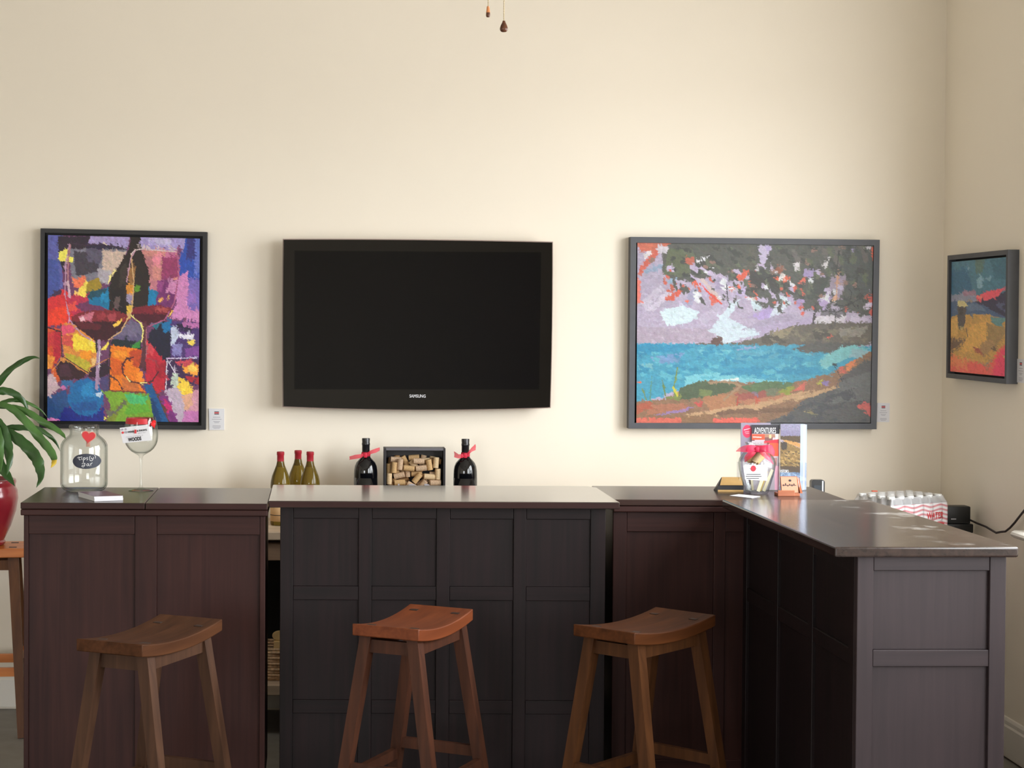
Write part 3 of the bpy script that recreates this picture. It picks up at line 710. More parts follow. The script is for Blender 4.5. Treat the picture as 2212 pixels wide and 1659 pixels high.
# ---- wine still life
ops1 = [
 (P_,(92,95,168),[(140,120),(260,120),(260,600),(140,620)]), (P_,(70,84,158),[(140,300),(230,320),(240,560),(140,600)]),
 (P_,(46,32,48),[(225,140),(480,140),(470,235),(420,260),(310,340),(262,400),(235,330)]),
 (P_,(168,152,202),[(470,140),(760,140),(745,235),(600,215),(440,218)]), (P_,(44,36,62),[(420,205),(560,200),(745,235),(600,246),(440,225)]),
 (P_,(124,122,136),[(310,235),(745,240),(700,340),(560,490),(330,490)]), (P_,(68,60,72),[(340,250),(530,262),(530,400),(360,440)]), (P_,(92,86,108),[(430,230),(560,240),(540,350),(450,330)]),
 (P_,(204,180,166),[(560,250),(738,255),(690,360),(610,470),(545,420)]), (P_,(176,168,178),[(520,380),(620,400),(600,500),(520,470)]),
 (P_,(166,152,206),[(840,140),(1190,140),(1165,260),(1095,245),(840,238)]), (P_,(196,186,222),[(900,155),(1080,165),(1060,215),(900,200)]),
 (P_,(46,78,172),[(1180,140),(1300,140),(1300,480),(1225,510),(1115,420),(1130,300),(1165,250)]), (P_,(100,116,196),[(1248,140),(1300,140),(1300,450),(1240,450)]), (P_,(54,52,122),[(1190,150),(1250,160),(1240,330),(1180,320)]),
 (P_,(206,136,130),[(825,245),(1115,248),(1125,470),(1000,490),(905,480),(865,330)]), (P_,(228,138,156),[(925,295),(1000,290),(992,375),(930,365)]), (P_,(182,118,124),[(870,300),(930,290),(930,470),(900,440)]),
 (P_,(148,58,102),[(1010,295),(1118,285),(1120,440),(1040,475),(995,455)]), (P_,(196,110,150),[(1030,240),(1110,250),(1100,300),(1020,300)]),
 (P_,(207,134,188),[(1105,465),(1195,395),(1205,680),(1285,700),(1285,785),(1060,755),(1105,640)]), (P_,(122,104,184),[(1200,470),(1300,460),(1290,705),(1200,685)]), (P_,(150,110,190),[(1180,590),(1250,560),(1260,640),(1190,660)]),
 (P_,(216,46,52),[(140,610),(270,535),(335,590),(430,600),(405,710),(320,770),(140,815)]), (P_,(238,62,36),[(140,690),(288,660),(292,800),(140,805)]), (P_,(62,42,72),[(165,580),(255,525),(245,565),(200,590)]),
 (P_,(192,46,78),[(285,580),(480,555),(605,700),(340,750)]), (P_,(232,80,70),[(295,640),(360,620),(370,690),(310,700)]),
 (P_,(247,124,88),[(330,455),(445,438),(425,515),(345,525)]), (P_,(162,136,42),[(438,485),(525,445),(555,515),(520,555),(428,565)]), (P_,(252,222,92),[(365,545),(440,478),(432,598),(388,582)]), (P_,(244,200,110),[(345,545),(380,540),(380,590),(350,580)]),
 (P_,(248,236,102),[(238,250),(302,232),(292,282),(342,298),(332,334),(225,322)]),
 (P_,(112,52,92),[(345,655),(450,618),(605,692),(400,700)]),
 (P_,(16,116,162),[(450,585),(605,515),(610,692),(540,662),(458,645)]), (P_,(30,78,98),[(455,552),(595,528),(562,585),(445,605)]), (P_,(24,136,186),[(540,570),(600,560),(600,640),(545,630)]),
 (P_,(38,28,25),[(765,135),(840,135),(846,240),(902,400),(912,520),(902,662),(800,672),(760,745),(700,750),(608,692),(603,520),(640,420),(732,280),(757,230)]),
 (P_,(56,46,40),[(690,380),(740,330),(740,500),(680,520)]), (P_,(26,18,20),[(620,540),(720,540),(720,720),(640,690)]),
 (P_,(152,108,62),[(748,370),(803,378),(793,505),(748,505)]), (P_,(217,142,50),[(733,503),(798,503),(788,582),(738,575)]), (P_,(92,142,40),[(795,513),(838,506),(832,552),(800,558)]), (P_,(152,142,172),[(738,572),(785,580),(770,655),(733,622)]), (P_,(227,187,70),[(738,660),(788,652),(762,768),(738,765)]), (P_,(96,78,78),[(655,588),(692,588),(682,672),(640,682)]),
 (P_,(15,126,178),[(902,505),(968,590),(952,655),(895,660)]),
 (P_,(192,122,134),[(905,478),(968,468),(972,565),(912,542)]), (P_,(116,46,108),[(965,468),(1118,468),(1092,645),(1060,695),(958,662)]), (P_,(202,132,178),[(1058,480),(1116,470),(1102,572),(1028,562)]), (P_,(150,70,130),[(970,480),(1020,480),(1000,560),(965,550)]),
 (P_,(246,190,80),[(972,620),(1000,612),(990,655)]), (P_,(250,205,90),[(1035,602),(1060,592),(1055,622),(1038,618)]),
 (E_,(122,30,46),920,702,150,46), (P_,(168,72,72),[(940,670),(1055,680),(1040,712),(950,705)]), (P_,(76,18,36),[(772,718),(1062,722),(1012,775),(900,806),(815,782)]),
 (E_,(126,36,46),545,760,218,72), (P_,(60,15,28),[(325,775),(767,775),(692,842),(592,915),(500,924),(415,872)]), (P_,(90,24,36),[(340,770),(560,800),(520,840),(400,830)]),
 (P_,(202,112,132),[(378,742),(505,698),(472,762),(398,782)]), (P_,(236,190,200),[(385,752),(430,730),(425,768),(395,778)]), (P_,(172,66,76),[(588,718),(662,718),(652,772),(598,772)]), (P_,(252,202,82),[(632,802),(722,748),(682,802),(650,818)]), (P_,(150,50,60),[(520,715),(580,710),(570,760),(520,770)]),
 (P_,(112,102,132),[(760,760),(852,800),(848,925),(640,908),(700,835)]), (P_,(96,86,122),[(640,880),(850,880),(848,928),(640,910)]), (P_,(28,38,44),[(628,905),(848,930),(842,985),(720,985),(622,945)]), (P_,(60,142,60),[(768,942),(842,925),(838,972),(768,978)]),
 (P_,(236,126,26),[(618,952),(842,985),(832,1250),(882,1305),(603,1295)]), (P_,(216,96,26),[(618,1040),(722,1080),(712,1172),(613,1182)]), (P_,(252,142,40),[(808,1148),(862,1148),(852,1232),(808,1232)]), (P_,(206,112,52),[(698,1200),(832,1230),(822,1302),(718,1302)]), (P_,(192,72,36),[(748,1000),(852,980),(842,1102),(788,1112)]), (P_,(248,150,40),[(640,985),(740,1000),(730,1050),(640,1040)]),
 (P_,(192,36,56),[(888,905),(962,1000),(1034,1060),(1034,1255),(962,1325),(878,1232),(868,1020)]), (P_,(212,70,80),[(890,920),(940,980),(930,1040),(885,1000)]), (P_,(160,26,46),[(950,1100),(1030,1080),(1025,1200),(960,1190)]),
 (P_,(28,27,50),[(902,862),(1010,778),(1068,775),(1068,1035),(1010,1066),(948,985),(898,932)]), (P_,(20,112,168),[(998,792),(1068,765),(1062,875),(1008,855)]), (P_,(42,112,132),[(908,792),(1000,778),(960,835)]),
 (P_,(76,50,112),[(1062,770),(1290,785),(1290,1065),(1100,1055),(1062,1045)]), (P_,(192,202,226),[(1068,818),(1112,818),(1122,902),(1068,965)]), (P_,(228,228,242),[(1118,868),(1242,878),(1232,912),(1128,902)]), (P_,(138,132,192),[(1078,940),(1152,950),(1142,1034),(1073,1034)]), (P_,(246,216,92),[(1183,930),(1242,912),(1232,962),(1188,942)]), (P_,(128,72,152),[(1168,980),(1290,955),(1290,1045),(1180,1040)]), (P_,(40,26,60),[(1110,790),(1230,800),(1220,860),(1120,850)]), (P_,(186,110,170),[(1150,780),(1280,790),(1280,830),(1160,820)]),
 (P_,(60,35,76),[(1028,1058),(1290,1058),(1290,1255),(1080,1255),(1018,1295)]), (P_,(202,72,86),[(1098,1080),(1202,1058),(1252,1112),(1128,1112)]), (P_,(246,162,60),[(1138,1120),(1270,1098),(1270,1182),(1168,1162)]), (P_,(252,206,92),[(1188,1110),(1232,1088),(1262,1152),(1198,1152)]), (P_,(176,40,52),[(1168,1180),(1290,1200),(1290,1255),(1198,1222)]), (P_,(192,206,192),[(1078,1158),(1122,1168),(1112,1295),(1058,1305)]), (P_,(252,212,72),[(1128,1188),(1202,1230),(1222,1312),(1150,1335),(1108,1272)]), (P_,(192,174,194),[(1012,1290),(1112,1268),(1182,1360),(1162,1535),(1118,1535)]), (P_,(212,152,172),[(1178,1340),(1290,1255),(1290,1475),(1178,1505)]), (P_,(226,172,142),[(1148,1330),(1222,1308),(1232,1402),(1168,1442)]), (P_,(196,120,180),[(1160,1450),(1290,1440),(1290,1535),(1150,1535)]), (P_,(122,46,122),[(958,1330),(1042,1330),(1122,1535),(1038,1535)]), (P_,(202,40,112),[(1018,1360),(1062,1400),(1052,1462),(1018,1442)]),
 (P_,(25,86,142),[(858,1240),(922,1250),(992,1400),(1054,1535),(958,1535),(898,1330)]), (P_,(20,60,110),[(900,1330),(950,1380),(1000,1535),(950,1535)]),
 (P_,(122,166,46),[(553,1288),(902,1318),(948,1535),(588,1535),(618,1400)]), (P_,(78,186,112),[(718,1318),(898,1330),(872,1392),(758,1392)]), (P_,(100,170,50),[(740,1400),(900,1390),(910,1450),(720,1470)]), (P_,(128,142,46),[(588,1440),(722,1368),(640,1535),(588,1535)]),
 (P_,(106,106,92),[(568,1420),(622,1450),(722,1368),(702,1422),(600,1492)]), (P_,(247,232,92),[(535,1512),(602,1478),(572,1516)]),
 (P_,(36,76,132),[(140,1335),(285,1285),(312,1400),(292,1535),(140,1535)]), (P_,(24,36,132),[(275,1415),(565,1415),(565,1535),(200,1535)]), (E_,(20,106,168),430,1340,132,140), (P_,(36,132,192),[(398,1258),(482,1218),(502,1335),(398,1335)]), (P_,(26,84,150),[(330,1380),(520,1370),(500,1440),(340,1440)]), (P_,(222,132,192),[(140,1490),(255,1512),(140,1525)]), (P_,(202,112,172),[(243,1260),(335,1236),(260,1294)]), (P_,(50,104,160),[(250,1210),(350,1215),(330,1260),(250,1250)]), (P_,(192,212,232),[(488,1320),(555,1298),(542,1342)]),
 (P_,(216,82,42),[(140,815),(242,830),(252,1020),(190,1122),(140,1135)]), (P_,(187,30,52),[(188,850),(247,840),(242,1040),(193,1082)]), (P_,(242,152,62),[(140,1020),(202,1040),(182,1112),(140,1135)]), (P_,(206,52,56),[(150,850),(200,850),(196,950),(150,960)]),
 (P_,(226,142,62),[(243,788),(332,788),(502,920),(522,1022),(452,1162),(268,1042)]), (P_,(252,216,62),[(338,858),(502,930),(518,1012),(430,992),(338,982)]), (P_,(226,82,112),[(248,798),(332,798),(352,852),(258,872)]), (P_,(246,152,30),[(388,1000),(472,990),(462,1062),(398,1052)]), (P_,(192,176,52),[(268,1010),(390,1040),(472,1090),(452,1152),(298,1062)]), (P_,(212,82,72),[(258,870),(342,880),(332,962),(258,952)]), (P_,(236,190,120),[(470,1050),(510,1040),(500,1110),(470,1110)]),
 (P_,(52,20,28),[(260,1042),(442,1160),(402,1202),(238,1212),(183,1142)]), (P_,(46,25,42),[(468,1130),(602,1058),(607,1162),(540,1202),(448,1182)]), (P_,(70,34,50),[(230,1100),(300,1090),(330,1180),(240,1190)]),
 (P_,(202,174,182),[(140,1170),(192,1160),(237,1270),(158,1335),(140,1335)]), (P_,(76,66,112),[(520,1200),(602,1180),(602,1294),(558,1294)]), (P_,(210,90,40),[(170,1130),(200,1110),(240,1210),(225,1230)]),
 (L_,(60,30,40),9,[(150,820),(240,850)]), (L_,(80,40,40),7,[(246,790),(252,1030),(450,1160)]), (L_,(226,150,70),6,[(185,1140),(262,1045),(445,1165)]),
 (L_,(172,142,172),22,[(532,920),(526,1010),(512,1275)]), (L_,(40,28,42),14,[(512,925),(516,1000)]), (L_,(232,222,226),7,[(538,960),(530,1120)]), (P_,(252,222,92),[(545,990),(600,925),(610,940),(580,985)]), (P_,(252,226,92),[(440,905),(500,960),(470,970)]),
 (L_,(60,38,44),8,[(612,920),(608,1290)]),
 (L_,(92,46,56),30,[(870,800),(872,960),(858,1100)]), (P_,(80,40,50),[(838,1080),(880,1080),(890,1140),(850,1145),(825,1120)]), (L_,(170,110,120),6,[(884,820),(884,1050)]),
 (L_,(72,30,42),9,[(790,1042),(730,1060),(702,1110),(712,1170),(770,1225),(850,1240),(930,1220),(975,1150)]), (L_,(160,60,70),7,[(880,1045),(950,1070),(975,1120)]), (L_,(250,230,140),8,[(735,1190),(765,1225)]), (L_,(250,230,140),8,[(840,1236),(890,1232)]),
 (L_,(70,40,50),9,[(610,1180),(670,1215),(710,1290)]), (L_,(120,60,40),8,[(600,1290),(880,1306)]),
 (L_,(192,152,182),7,[(312,190),(285,330),(276,560),(310,760),(400,870),(500,932)]), (L_,(176,120,130),11,[(318,200),(300,330),(300,480)]), (L_,(212,176,190),18,[(300,480),(312,590)]),
 (L_,(212,172,122),8,[(770,270),(792,480),(776,700),(692,850),(602,912)]), (L_,(60,40,60),8,[(312,188),(430,208),(560,200),(740,238)]), (L_,(230,214,190),6,[(560,190),(590,205)]),
 (L_,(172,92,132),9,[(1112,250),(1130,400),(1092,640),(1022,762),(902,812)]), (L_,(212,192,192),8,[(770,275),(800,240),(850,236),(1110,255)]), (L_,(196,150,170),7,[(735,490),(770,300),(800,250)]), (L_,(250,232,150),9,[(600,490),(625,430),(650,400)]),
 (L_,(237,227,132),9,[(770,730),(842,790),(862,850),(850,925)]), (L_,(246,200,90),12,[(1080,700),(1050,735)]), (L_,(230,224,240),6,[(1100,1160),(1040,1060),(1030,1280)]), (L_,(210,200,230),7,[(1035,1050),(1260,1048)]),
 (L_,(190,120,60),6,[(445,1130),(605,1050)]), (L_,(90,60,40),7,[(930,1250),(1060,1535)]),
]
f1 = [at(60 + x / 3.457, 470 + y / 3.457, 7.672) for x, y in ((95, 80), (1340, 108), (1328, 1585), (85, 1572))]
c2_1 = ((150, 130), (1285, 157), (1275, 1528), (145, 1518))
c1 = [at(60 + x / 3.457, 470 + y / 3.457, 7.676) for x, y in c2_1]
framed_picture('framed_painting', 'black framed colourful painting of a wine bottle and two wine glasses', f1, c1, c2_1, ops1, 340, 410, (110, 60, 100), (0, 1, 0), M['black_frame'], .018, .047, 3, 3.0, 12, .045, .9)

# ---- bay landscape
ops2 = [
 (P_,(184,174,198),[(120,200),(420,200),(420,620),(120,620)]), (P_,(186,172,192),[(120,770),(700,785),(790,830),(700,890),(120,895)]),
 (P_,(220,240,250),[(300,645),(480,605),(610,655),(545,735),(365,765)]), (P_,(204,196,216),[(158,580),(310,445),(345,480),(198,645)]), (P_,(212,204,224),[(200,650),(360,490),(390,520),(260,650)]),
 (P_,(216,233,246),[(690,800),(860,575),(935,555),(835,700),(1085,830),(800,900)]), (P_,(212,232,242),[(1005,545),(1062,540),(1092,652),(1025,655)]), (P_,(216,226,242),[(1195,605),(1325,585),(1182,722),(1128,702)]),
 (P_,(188,168,222),[(978,702),(1150,618),(1182,640),(1132,722)]), (P_,(176,166,192),[(915,802),(1200,680),(1385,690),(1200,765)]), (P_,(200,190,215),[(600,700),(780,600),(820,640),(640,760)]), (P_,(222,217,228),[(1495,700),(1745,678),(1722,745),(1495,745)]), (P_,(190,176,208),[(1060,770),(1500,690),(1500,745),(1200,800),(1080,850)]), (P_,(172,170,200),[(540,490),(640,460),(560,600),(490,600)]),
 (P_,(94,96,90),[(340,120),(1970,130),(1960,700),(1760,655),(1650,605),(1560,665),(1420,645),(1380,565),(1240,525),(1180,630),(1090,630),(1000,545),(930,485),(1000,385),(930,372),(850,425),(760,362),(640,405),(560,425),(380,402),(325,330)]),  # foliage base colour lifted to include the sheen on the canvas
 (P_,(102,110,86),[(370,165),(565,178),(545,385),(338,365)]), (P_,(72,70,68),[(995,338),(1305,398),(1262,505),(1005,505)]), (P_,(90,95,92),[(1500,155),(1960,150),(1960,565),(1760,522)]), (P_,(76,82,76),[(1500,420),(1610,380),(1560,560),(1430,560)]), (P_,(98,98,88),[(1000,150),(1060,150),(1050,330),(960,340)]), (P_,(70,76,66),[(590,290),(700,270),(700,360),(600,370)]),
 (D_,(104,112,92),[(380,160),(1900,160),(1900,560),(1000,500),(420,380)],.22,34,.9), (D_,(76,78,75),[(380,160),(1900,160),(1900,620),(1000,500),(420,380)],.22,30,.4), (D_,(112,108,104),[(1300,160),(1930,160),(1930,620),(1500,560)],.14,40,1.2),
 (P_,(212,116,94),[(125,118),(395,122),(305,182),(165,192)]), (P_,(216,108,90),[(155,305),(268,178),(304,200),(192,332),(148,375)]), (P_,(232,224,228),[(178,222),(240,178),(254,200),(188,254)]), (P_,(216,210,222),[(290,140),(390,150),(350,210),(290,200)]), (P_,(150,170,196),[(185,335),(330,285),(320,330),(200,360)]), (P_,(242,132,118),[(125,380),(162,420),(152,595),(125,585)]), (P_,(150,180,205),[(380,400),(440,390),(430,430),(385,430)]),
 (P_,(222,100,78),[(343,562),(482,465),(505,460),(412,575)]), (P_,(226,104,82),[(555,422),(642,398),(664,455),(568,455)]), (P_,(200,110,90),[(500,235),(570,230),(575,300),(510,280)]), (P_,(216,196,196),[(588,393),(642,398),(785,560),(762,585)]), (L_,(232,87,72),14,[(615,440),(700,525),(780,592)]), (P_,(230,118,100),[(688,540),(762,572),(708,615)]), (P_,(228,106,82),[(898,372),(1005,325),(952,414),(908,414)]), (P_,(242,112,87),[(848,470),(922,448),(932,505)]),
 (P_,(237,112,82),[(1186,402),(1262,368),(1314,412),(1262,436)]), (P_,(242,238,238),[(1222,380),(1272,373),(1272,418),(1222,418)]), (P_,(230,118,100),[(1368,432),(1424,388),(1434,445)]), (P_,(240,110,90),[(960,545),(990,540),(985,570)]), (P_,(240,110,90),[(1380,660),(1420,650),(1410,690)]), (P_,(150,95,75),[(1200,320),(1260,300),(1240,370),(1200,360)]), (P_,(190,100,80),[(380,430),(440,430),(400,520)]), (P_,(246,120,95),[(500,560),(540,560),(520,590)]),
 (P_,(206,196,226),[(1068,145),(1172,145),(1142,232),(1102,315),(1078,272)]), (P_,(190,176,222),[(1120,160),(1165,150),(1140,210)]), (P_,(236,236,246),[(578,260),(638,253),(612,284)]), (P_,(236,236,246),[(632,237),(698,218),(650,268)]), (P_,(226,222,227),[(1343,290),(1382,268),(1392,332),(1348,344)]), (P_,(178,162,208),[(1418,328),(1494,340),(1482,404),(1418,382)]), (P_,(226,222,227),[(1538,292),(1590,270),(1624,232),(1580,334)]), (P_,(200,196,205),[(1030,330),(1090,300),(1070,345)]), (P_,(210,220,215),[(885,345),(915,350),(905,370)]),
 (P_,(166,152,172),[(1608,402),(1744,378),(1722,502),(1680,565),(1618,482)]), (P_,(192,172,217),[(1518,562),(1602,508),(1624,560),(1560,655)]), (P_,(196,186,216),[(1660,460),(1720,450),(1700,520)]), (P_,(230,180,150),[(1620,560),(1670,520),(1660,590)]), (P_,(216,232,242),[(1238,540),(1334,558),(1322,604),(1218,602)]), (P_,(182,162,212),[(1338,550),(1424,570),(1370,645)]), (P_,(176,166,196),[(728,398),(834,398),(834,485),(738,485)]), (P_,(196,182,222),[(898,482),(974,458),(962,535),(898,535)]), (P_,(205,200,215),[(830,470),(890,480),(860,520)]),
 (P_,(216,202,226),[(1888,592),(1950,578),(1945,664),(1878,642)]), (P_,(222,106,92),[(1878,552),(1950,528),(1950,592)]), (P_,(222,106,92),[(1908,645),(1945,620),(1945,690)]), (P_,(172,162,202),[(1776,172),(1818,163),(1790,214)]), (P_,(206,202,212),[(1868,155),(1935,148),(1922,192)]), (P_,(227,102,76),[(1928,180),(1960,168),(1955,295)]), (P_,(212,202,226),[(1778,702),(1894,668),(1884,745),(1758,732)]), (P_,(130,125,135),[(1540,640),(1760,650),(1700,690),(1540,690)]), (P_,(225,110,90),[(1720,640),(1750,630),(1740,665)]),
 (D_,(200,186,216),[(330,300),(1000,280),(1500,330),(1930,480),(1930,700),(1400,640),(1000,560),(340,520)],.09,30,.8), (D_,(214,108,90),[(330,330),(1000,320),(1500,520),(1930,560),(1930,690),(1400,650),(1000,570),(340,560)],.055,17,.9), (D_,(92,94,90),[(330,400),(1000,430),(1500,560),(1930,640),(1930,720),(1400,690),(1000,640),(340,570)],.14,22,1.2), (D_,(232,236,242),[(330,330),(1000,300),(1500,420),(1930,560),(1400,600),(1000,560),(340,600)],.05,20,.5), (D_,(150,120,110),[(140,150),(1930,150),(1930,600),(1000,480),(300,360)],.03,20,.2),
 (P_,(75,166,197),[(120,895),(1100,905),(1390,910),(1950,925),(1950,1015),(1600,1155),(1350,1205),(930,1195),(620,1190),(470,1255),(180,1345),(120,1345)]), (P_,(50,150,192),[(120,900),(620,910),(500,952),(120,985)]), (P_,(120,160,206),[(230,1002),(505,968),(432,1044),(278,1054)]), (P_,(116,196,212),[(598,950),(864,948),(822,988),(618,978)]), (P_,(150,170,210),[(860,920),(1100,930),(900,950)]), (P_,(92,172,198),[(895,970),(1255,948),(1202,1014),(898,1034)]), (P_,(126,206,222),[(498,1150),(742,1118),(1000,1168),(1304,1190),(930,1196),(498,1236)]), (P_,(60,154,192),[(828,1090),(1505,1078),(1564,1132),(1000,1154)]), (P_,(120,186,200),[(130,1060),(260,1050),(250,1110),(150,1120)]), (D_,(96,184,206),[(140,960),(1500,960),(1450,1150),(500,1180),(140,1200)],.2,26,0.05), (D_,(58,150,188),[(140,920),(1400,930),(1450,1120),(600,1150),(140,1150)],.2,24,0.03),
 (P_,(112,106,96),[(440,902),(900,892),(1080,852),(1300,770),(1500,745),(1700,738),(1950,748),(1950,905),(1500,908),(1100,914)]), (P_,(152,142,116),[(1195,802),(1345,768),(1282,852),(1118,892)]), (P_,(152,147,137),[(1678,790),(1905,768),(1852,844),(1698,854)]), (P_,(92,88,80),[(1088,852),(1182,828),(1304,902),(1098,902)]), (P_,(88,84,78),[(1480,800),(1640,790),(1620,860),(1500,870)]), (D_,(134,126,108),[(1150,800),(1900,760),(1900,890),(1150,890)],.25,22,.3), (E_,(106,80,76),745,882,46,30), (P_,(225,110,90),[(1590,850),(1625,845),(1610,868)]),
 (P_,(96,96,93),[(1318,942),(1500,893),(1760,898),(1950,908),(1800,922),(1650,964),(1560,974),(1400,962)]), (P_,(132,202,207),[(1558,992),(1784,908),(1905,950),(1750,1014),(1560,1105),(1528,1050)]), (P_,(232,242,242),[(738,1182),(900,1163),(934,1188)]), (P_,(150,190,200),[(1780,940),(1930,960),(1900,1010),(1760,1010)]), (P_,(120,130,140),[(1460,970),(1500,970),(1490,1000)]), (P_,(110,120,130),[(1610,950),(1650,960),(1630,990)]),
 (P_,(152,118,92),[(120,1345),(300,1335),(470,1262),(640,1185),(900,1195),(1200,1205),(1350,1195),(1600,1135),(1750,1055),(1950,950),(1950,1530),(120,1530)]), (P_,(86,102,76),[(458,1240),(600,1190),(824,1190),(894,1220),(832,1274),(700,1304),(448,1335)]), (P_,(96,122,86),[(928,1232),(1100,1190),(1344,1200),(1304,1244),(998,1274)]), (P_,(152,162,72),[(1218,1260),(1344,1228),(1302,1294),(1218,1294)]), (P_,(132,142,82),[(328,1310),(482,1300),(452,1345)]), (P_,(120,135,85),[(610,1250),(720,1260),(690,1310),(600,1310)]),
 (L_,(172,142,112),16,[(690,1204),(800,1192),(880,1205),(932,1225),(870,1272),(800,1335)]),
 (P_,(186,132,96),[(618,1312),(905,1278),(872,1404),(698,1424)]), (P_,(166,96,86),[(878,1290),(1114,1258),(1124,1314),(928,1344)]), (P_,(142,122,142),[(998,1282),(1064,1268),(1064,1314)]), (P_,(120,125,100),[(1120,1250),(1210,1240),(1200,1300),(1130,1300)]), (P_,(206,167,127),[(498,1442),(900,1380),(1404,1268),(1504,1258),(1100,1392),(600,1484)]), (P_,(190,130,100),[(900,1340),(1300,1290),(1200,1330),(950,1370)]), (P_,(217,117,102),[(1308,1272),(1424,1198),(1424,1254)]), (P_,(192,192,82),[(1508,1202),(1564,1168),(1532,1224)]), (P_,(152,132,187),[(1548,1202),(1614,1178),(1592,1224)]), (P_,(232,142,92),[(1736,1062),(1816,1018),(1802,1064),(1748,1115)]), (P_,(225,110,95),[(1660,1100),(1720,1070),(1690,1130)]),
 (P_,(101,101,101),[(1950,985),(1800,1085),(1690,1165),(1660,1242),(1400,1342),(1300,1432),(1080,1530),(1950,1530)]), (P_,(114,116,116),[(1700,1180),(1930,1120),(1930,1330),(1600,1370)]), (D_,(88,90,94),[(1400,1360),(1930,1200),(1930,1500),(1200,1500)],.25,40,-.4), (P_,(205,170,130),[(1300,1320),(1650,1230),(1680,1245),(1350,1345)]),
 (P_,(230,118,100),[(120,1472),(482,1470),(472,1530),(120,1530)]), (P_,(242,112,97),[(708,1475),(1052,1470),(1052,1508),(708,1512)]), (P_,(152,117,87),[(468,1462),(732,1440),(702,1508),(468,1510)]), (P_,(162,132,182),[(258,1452),(500,1393),(584,1384),(482,1434)]), (P_,(190,104,80),[(125,1352),(242,1340),(242,1394),(125,1444)]), (P_,(182,122,96),[(238,1372),(502,1360),(502,1402),(198,1454)]), (P_,(205,90,85),[(560,1350),(640,1345),(620,1385)]), (P_,(217,112,107),[(1818,1382),(1882,1338),(1945,1390),(1945,1480),(1880,1434)]), (P_,(162,152,112),[(1398,1422),(1474,1403),(1462,1438)]), (P_,(130,100,80),[(720,1440),(800,1410),(1350,1390),(1280,1430),(740,1450)]),
 (L_,(122,152,82),9,[(445,1080),(412,1240),(425,1320)]), (L_,(110,140,80),9,[(325,1180),(350,1300)]), (L_,(92,152,132),7,[(245,1150),(230,1340)]), (L_,(212,206,72),16,[(410,1240),(440,1300)]), (L_,(120,150,90),8,[(170,1250),(200,1330)]), (L_,(225,120,95),10,[(133,1195),(158,1200)]),
 (L_,(58,58,60),6,[(1655,600),(1740,612),(1790,590),(1835,640)]), (L_,(58,58,60),6,[(1770,590),(1785,500),(1760,480)]), (L_,(58,58,60),5,[(1790,590),(1860,540),(1880,580)]), (L_,(58,58,60),6,[(1560,650),(1680,655),(1750,630)]), (L_,(80,76,78),14,[(1505,600),(1490,745)]), (L_,(96,92,96),12,[(1662,660),(1655,750)]), (L_,(210,160,130),9,[(1675,380),(1668,560)]), (L_,(52,52,56),5,[(1650,1065),(1715,1190)]), (L_,(52,52,56),5,[(1100,410),(1190,370)]), (L_,(45,45,50),6,[(820,440),(830,540)]), (L_,(60,60,60),5,[(1690,190),(1670,330)]), (L_,(200,80,65),7,[(900,1380),(910,1300)]), (L_,(200,90,70),6,[(1045,1370),(1050,1300)]),
]
f2 = [at(1340 + x / 3.568, 490 + y / 3.568, 7.668) for x, y in ((80, 77), (2000, 100), (1975, 1560), (65, 1555))]
c2_2 = ((133, 122), (1952, 145), (1930, 1510), (125, 1512))
c2w = [at(1340 + x / 3.568, 490 + y / 3.568, 7.672) for x, y in c2_2]
framed_picture('framed_painting', 'large charcoal framed landscape painting of a turquoise bay under dark trees', f2, c2w, c2_2, ops2, 520, 390, (192, 180, 206), (0, 1, 0), M['grey_frame'], .024, .051, 5, 4.0, 13, .03, .5, .74)

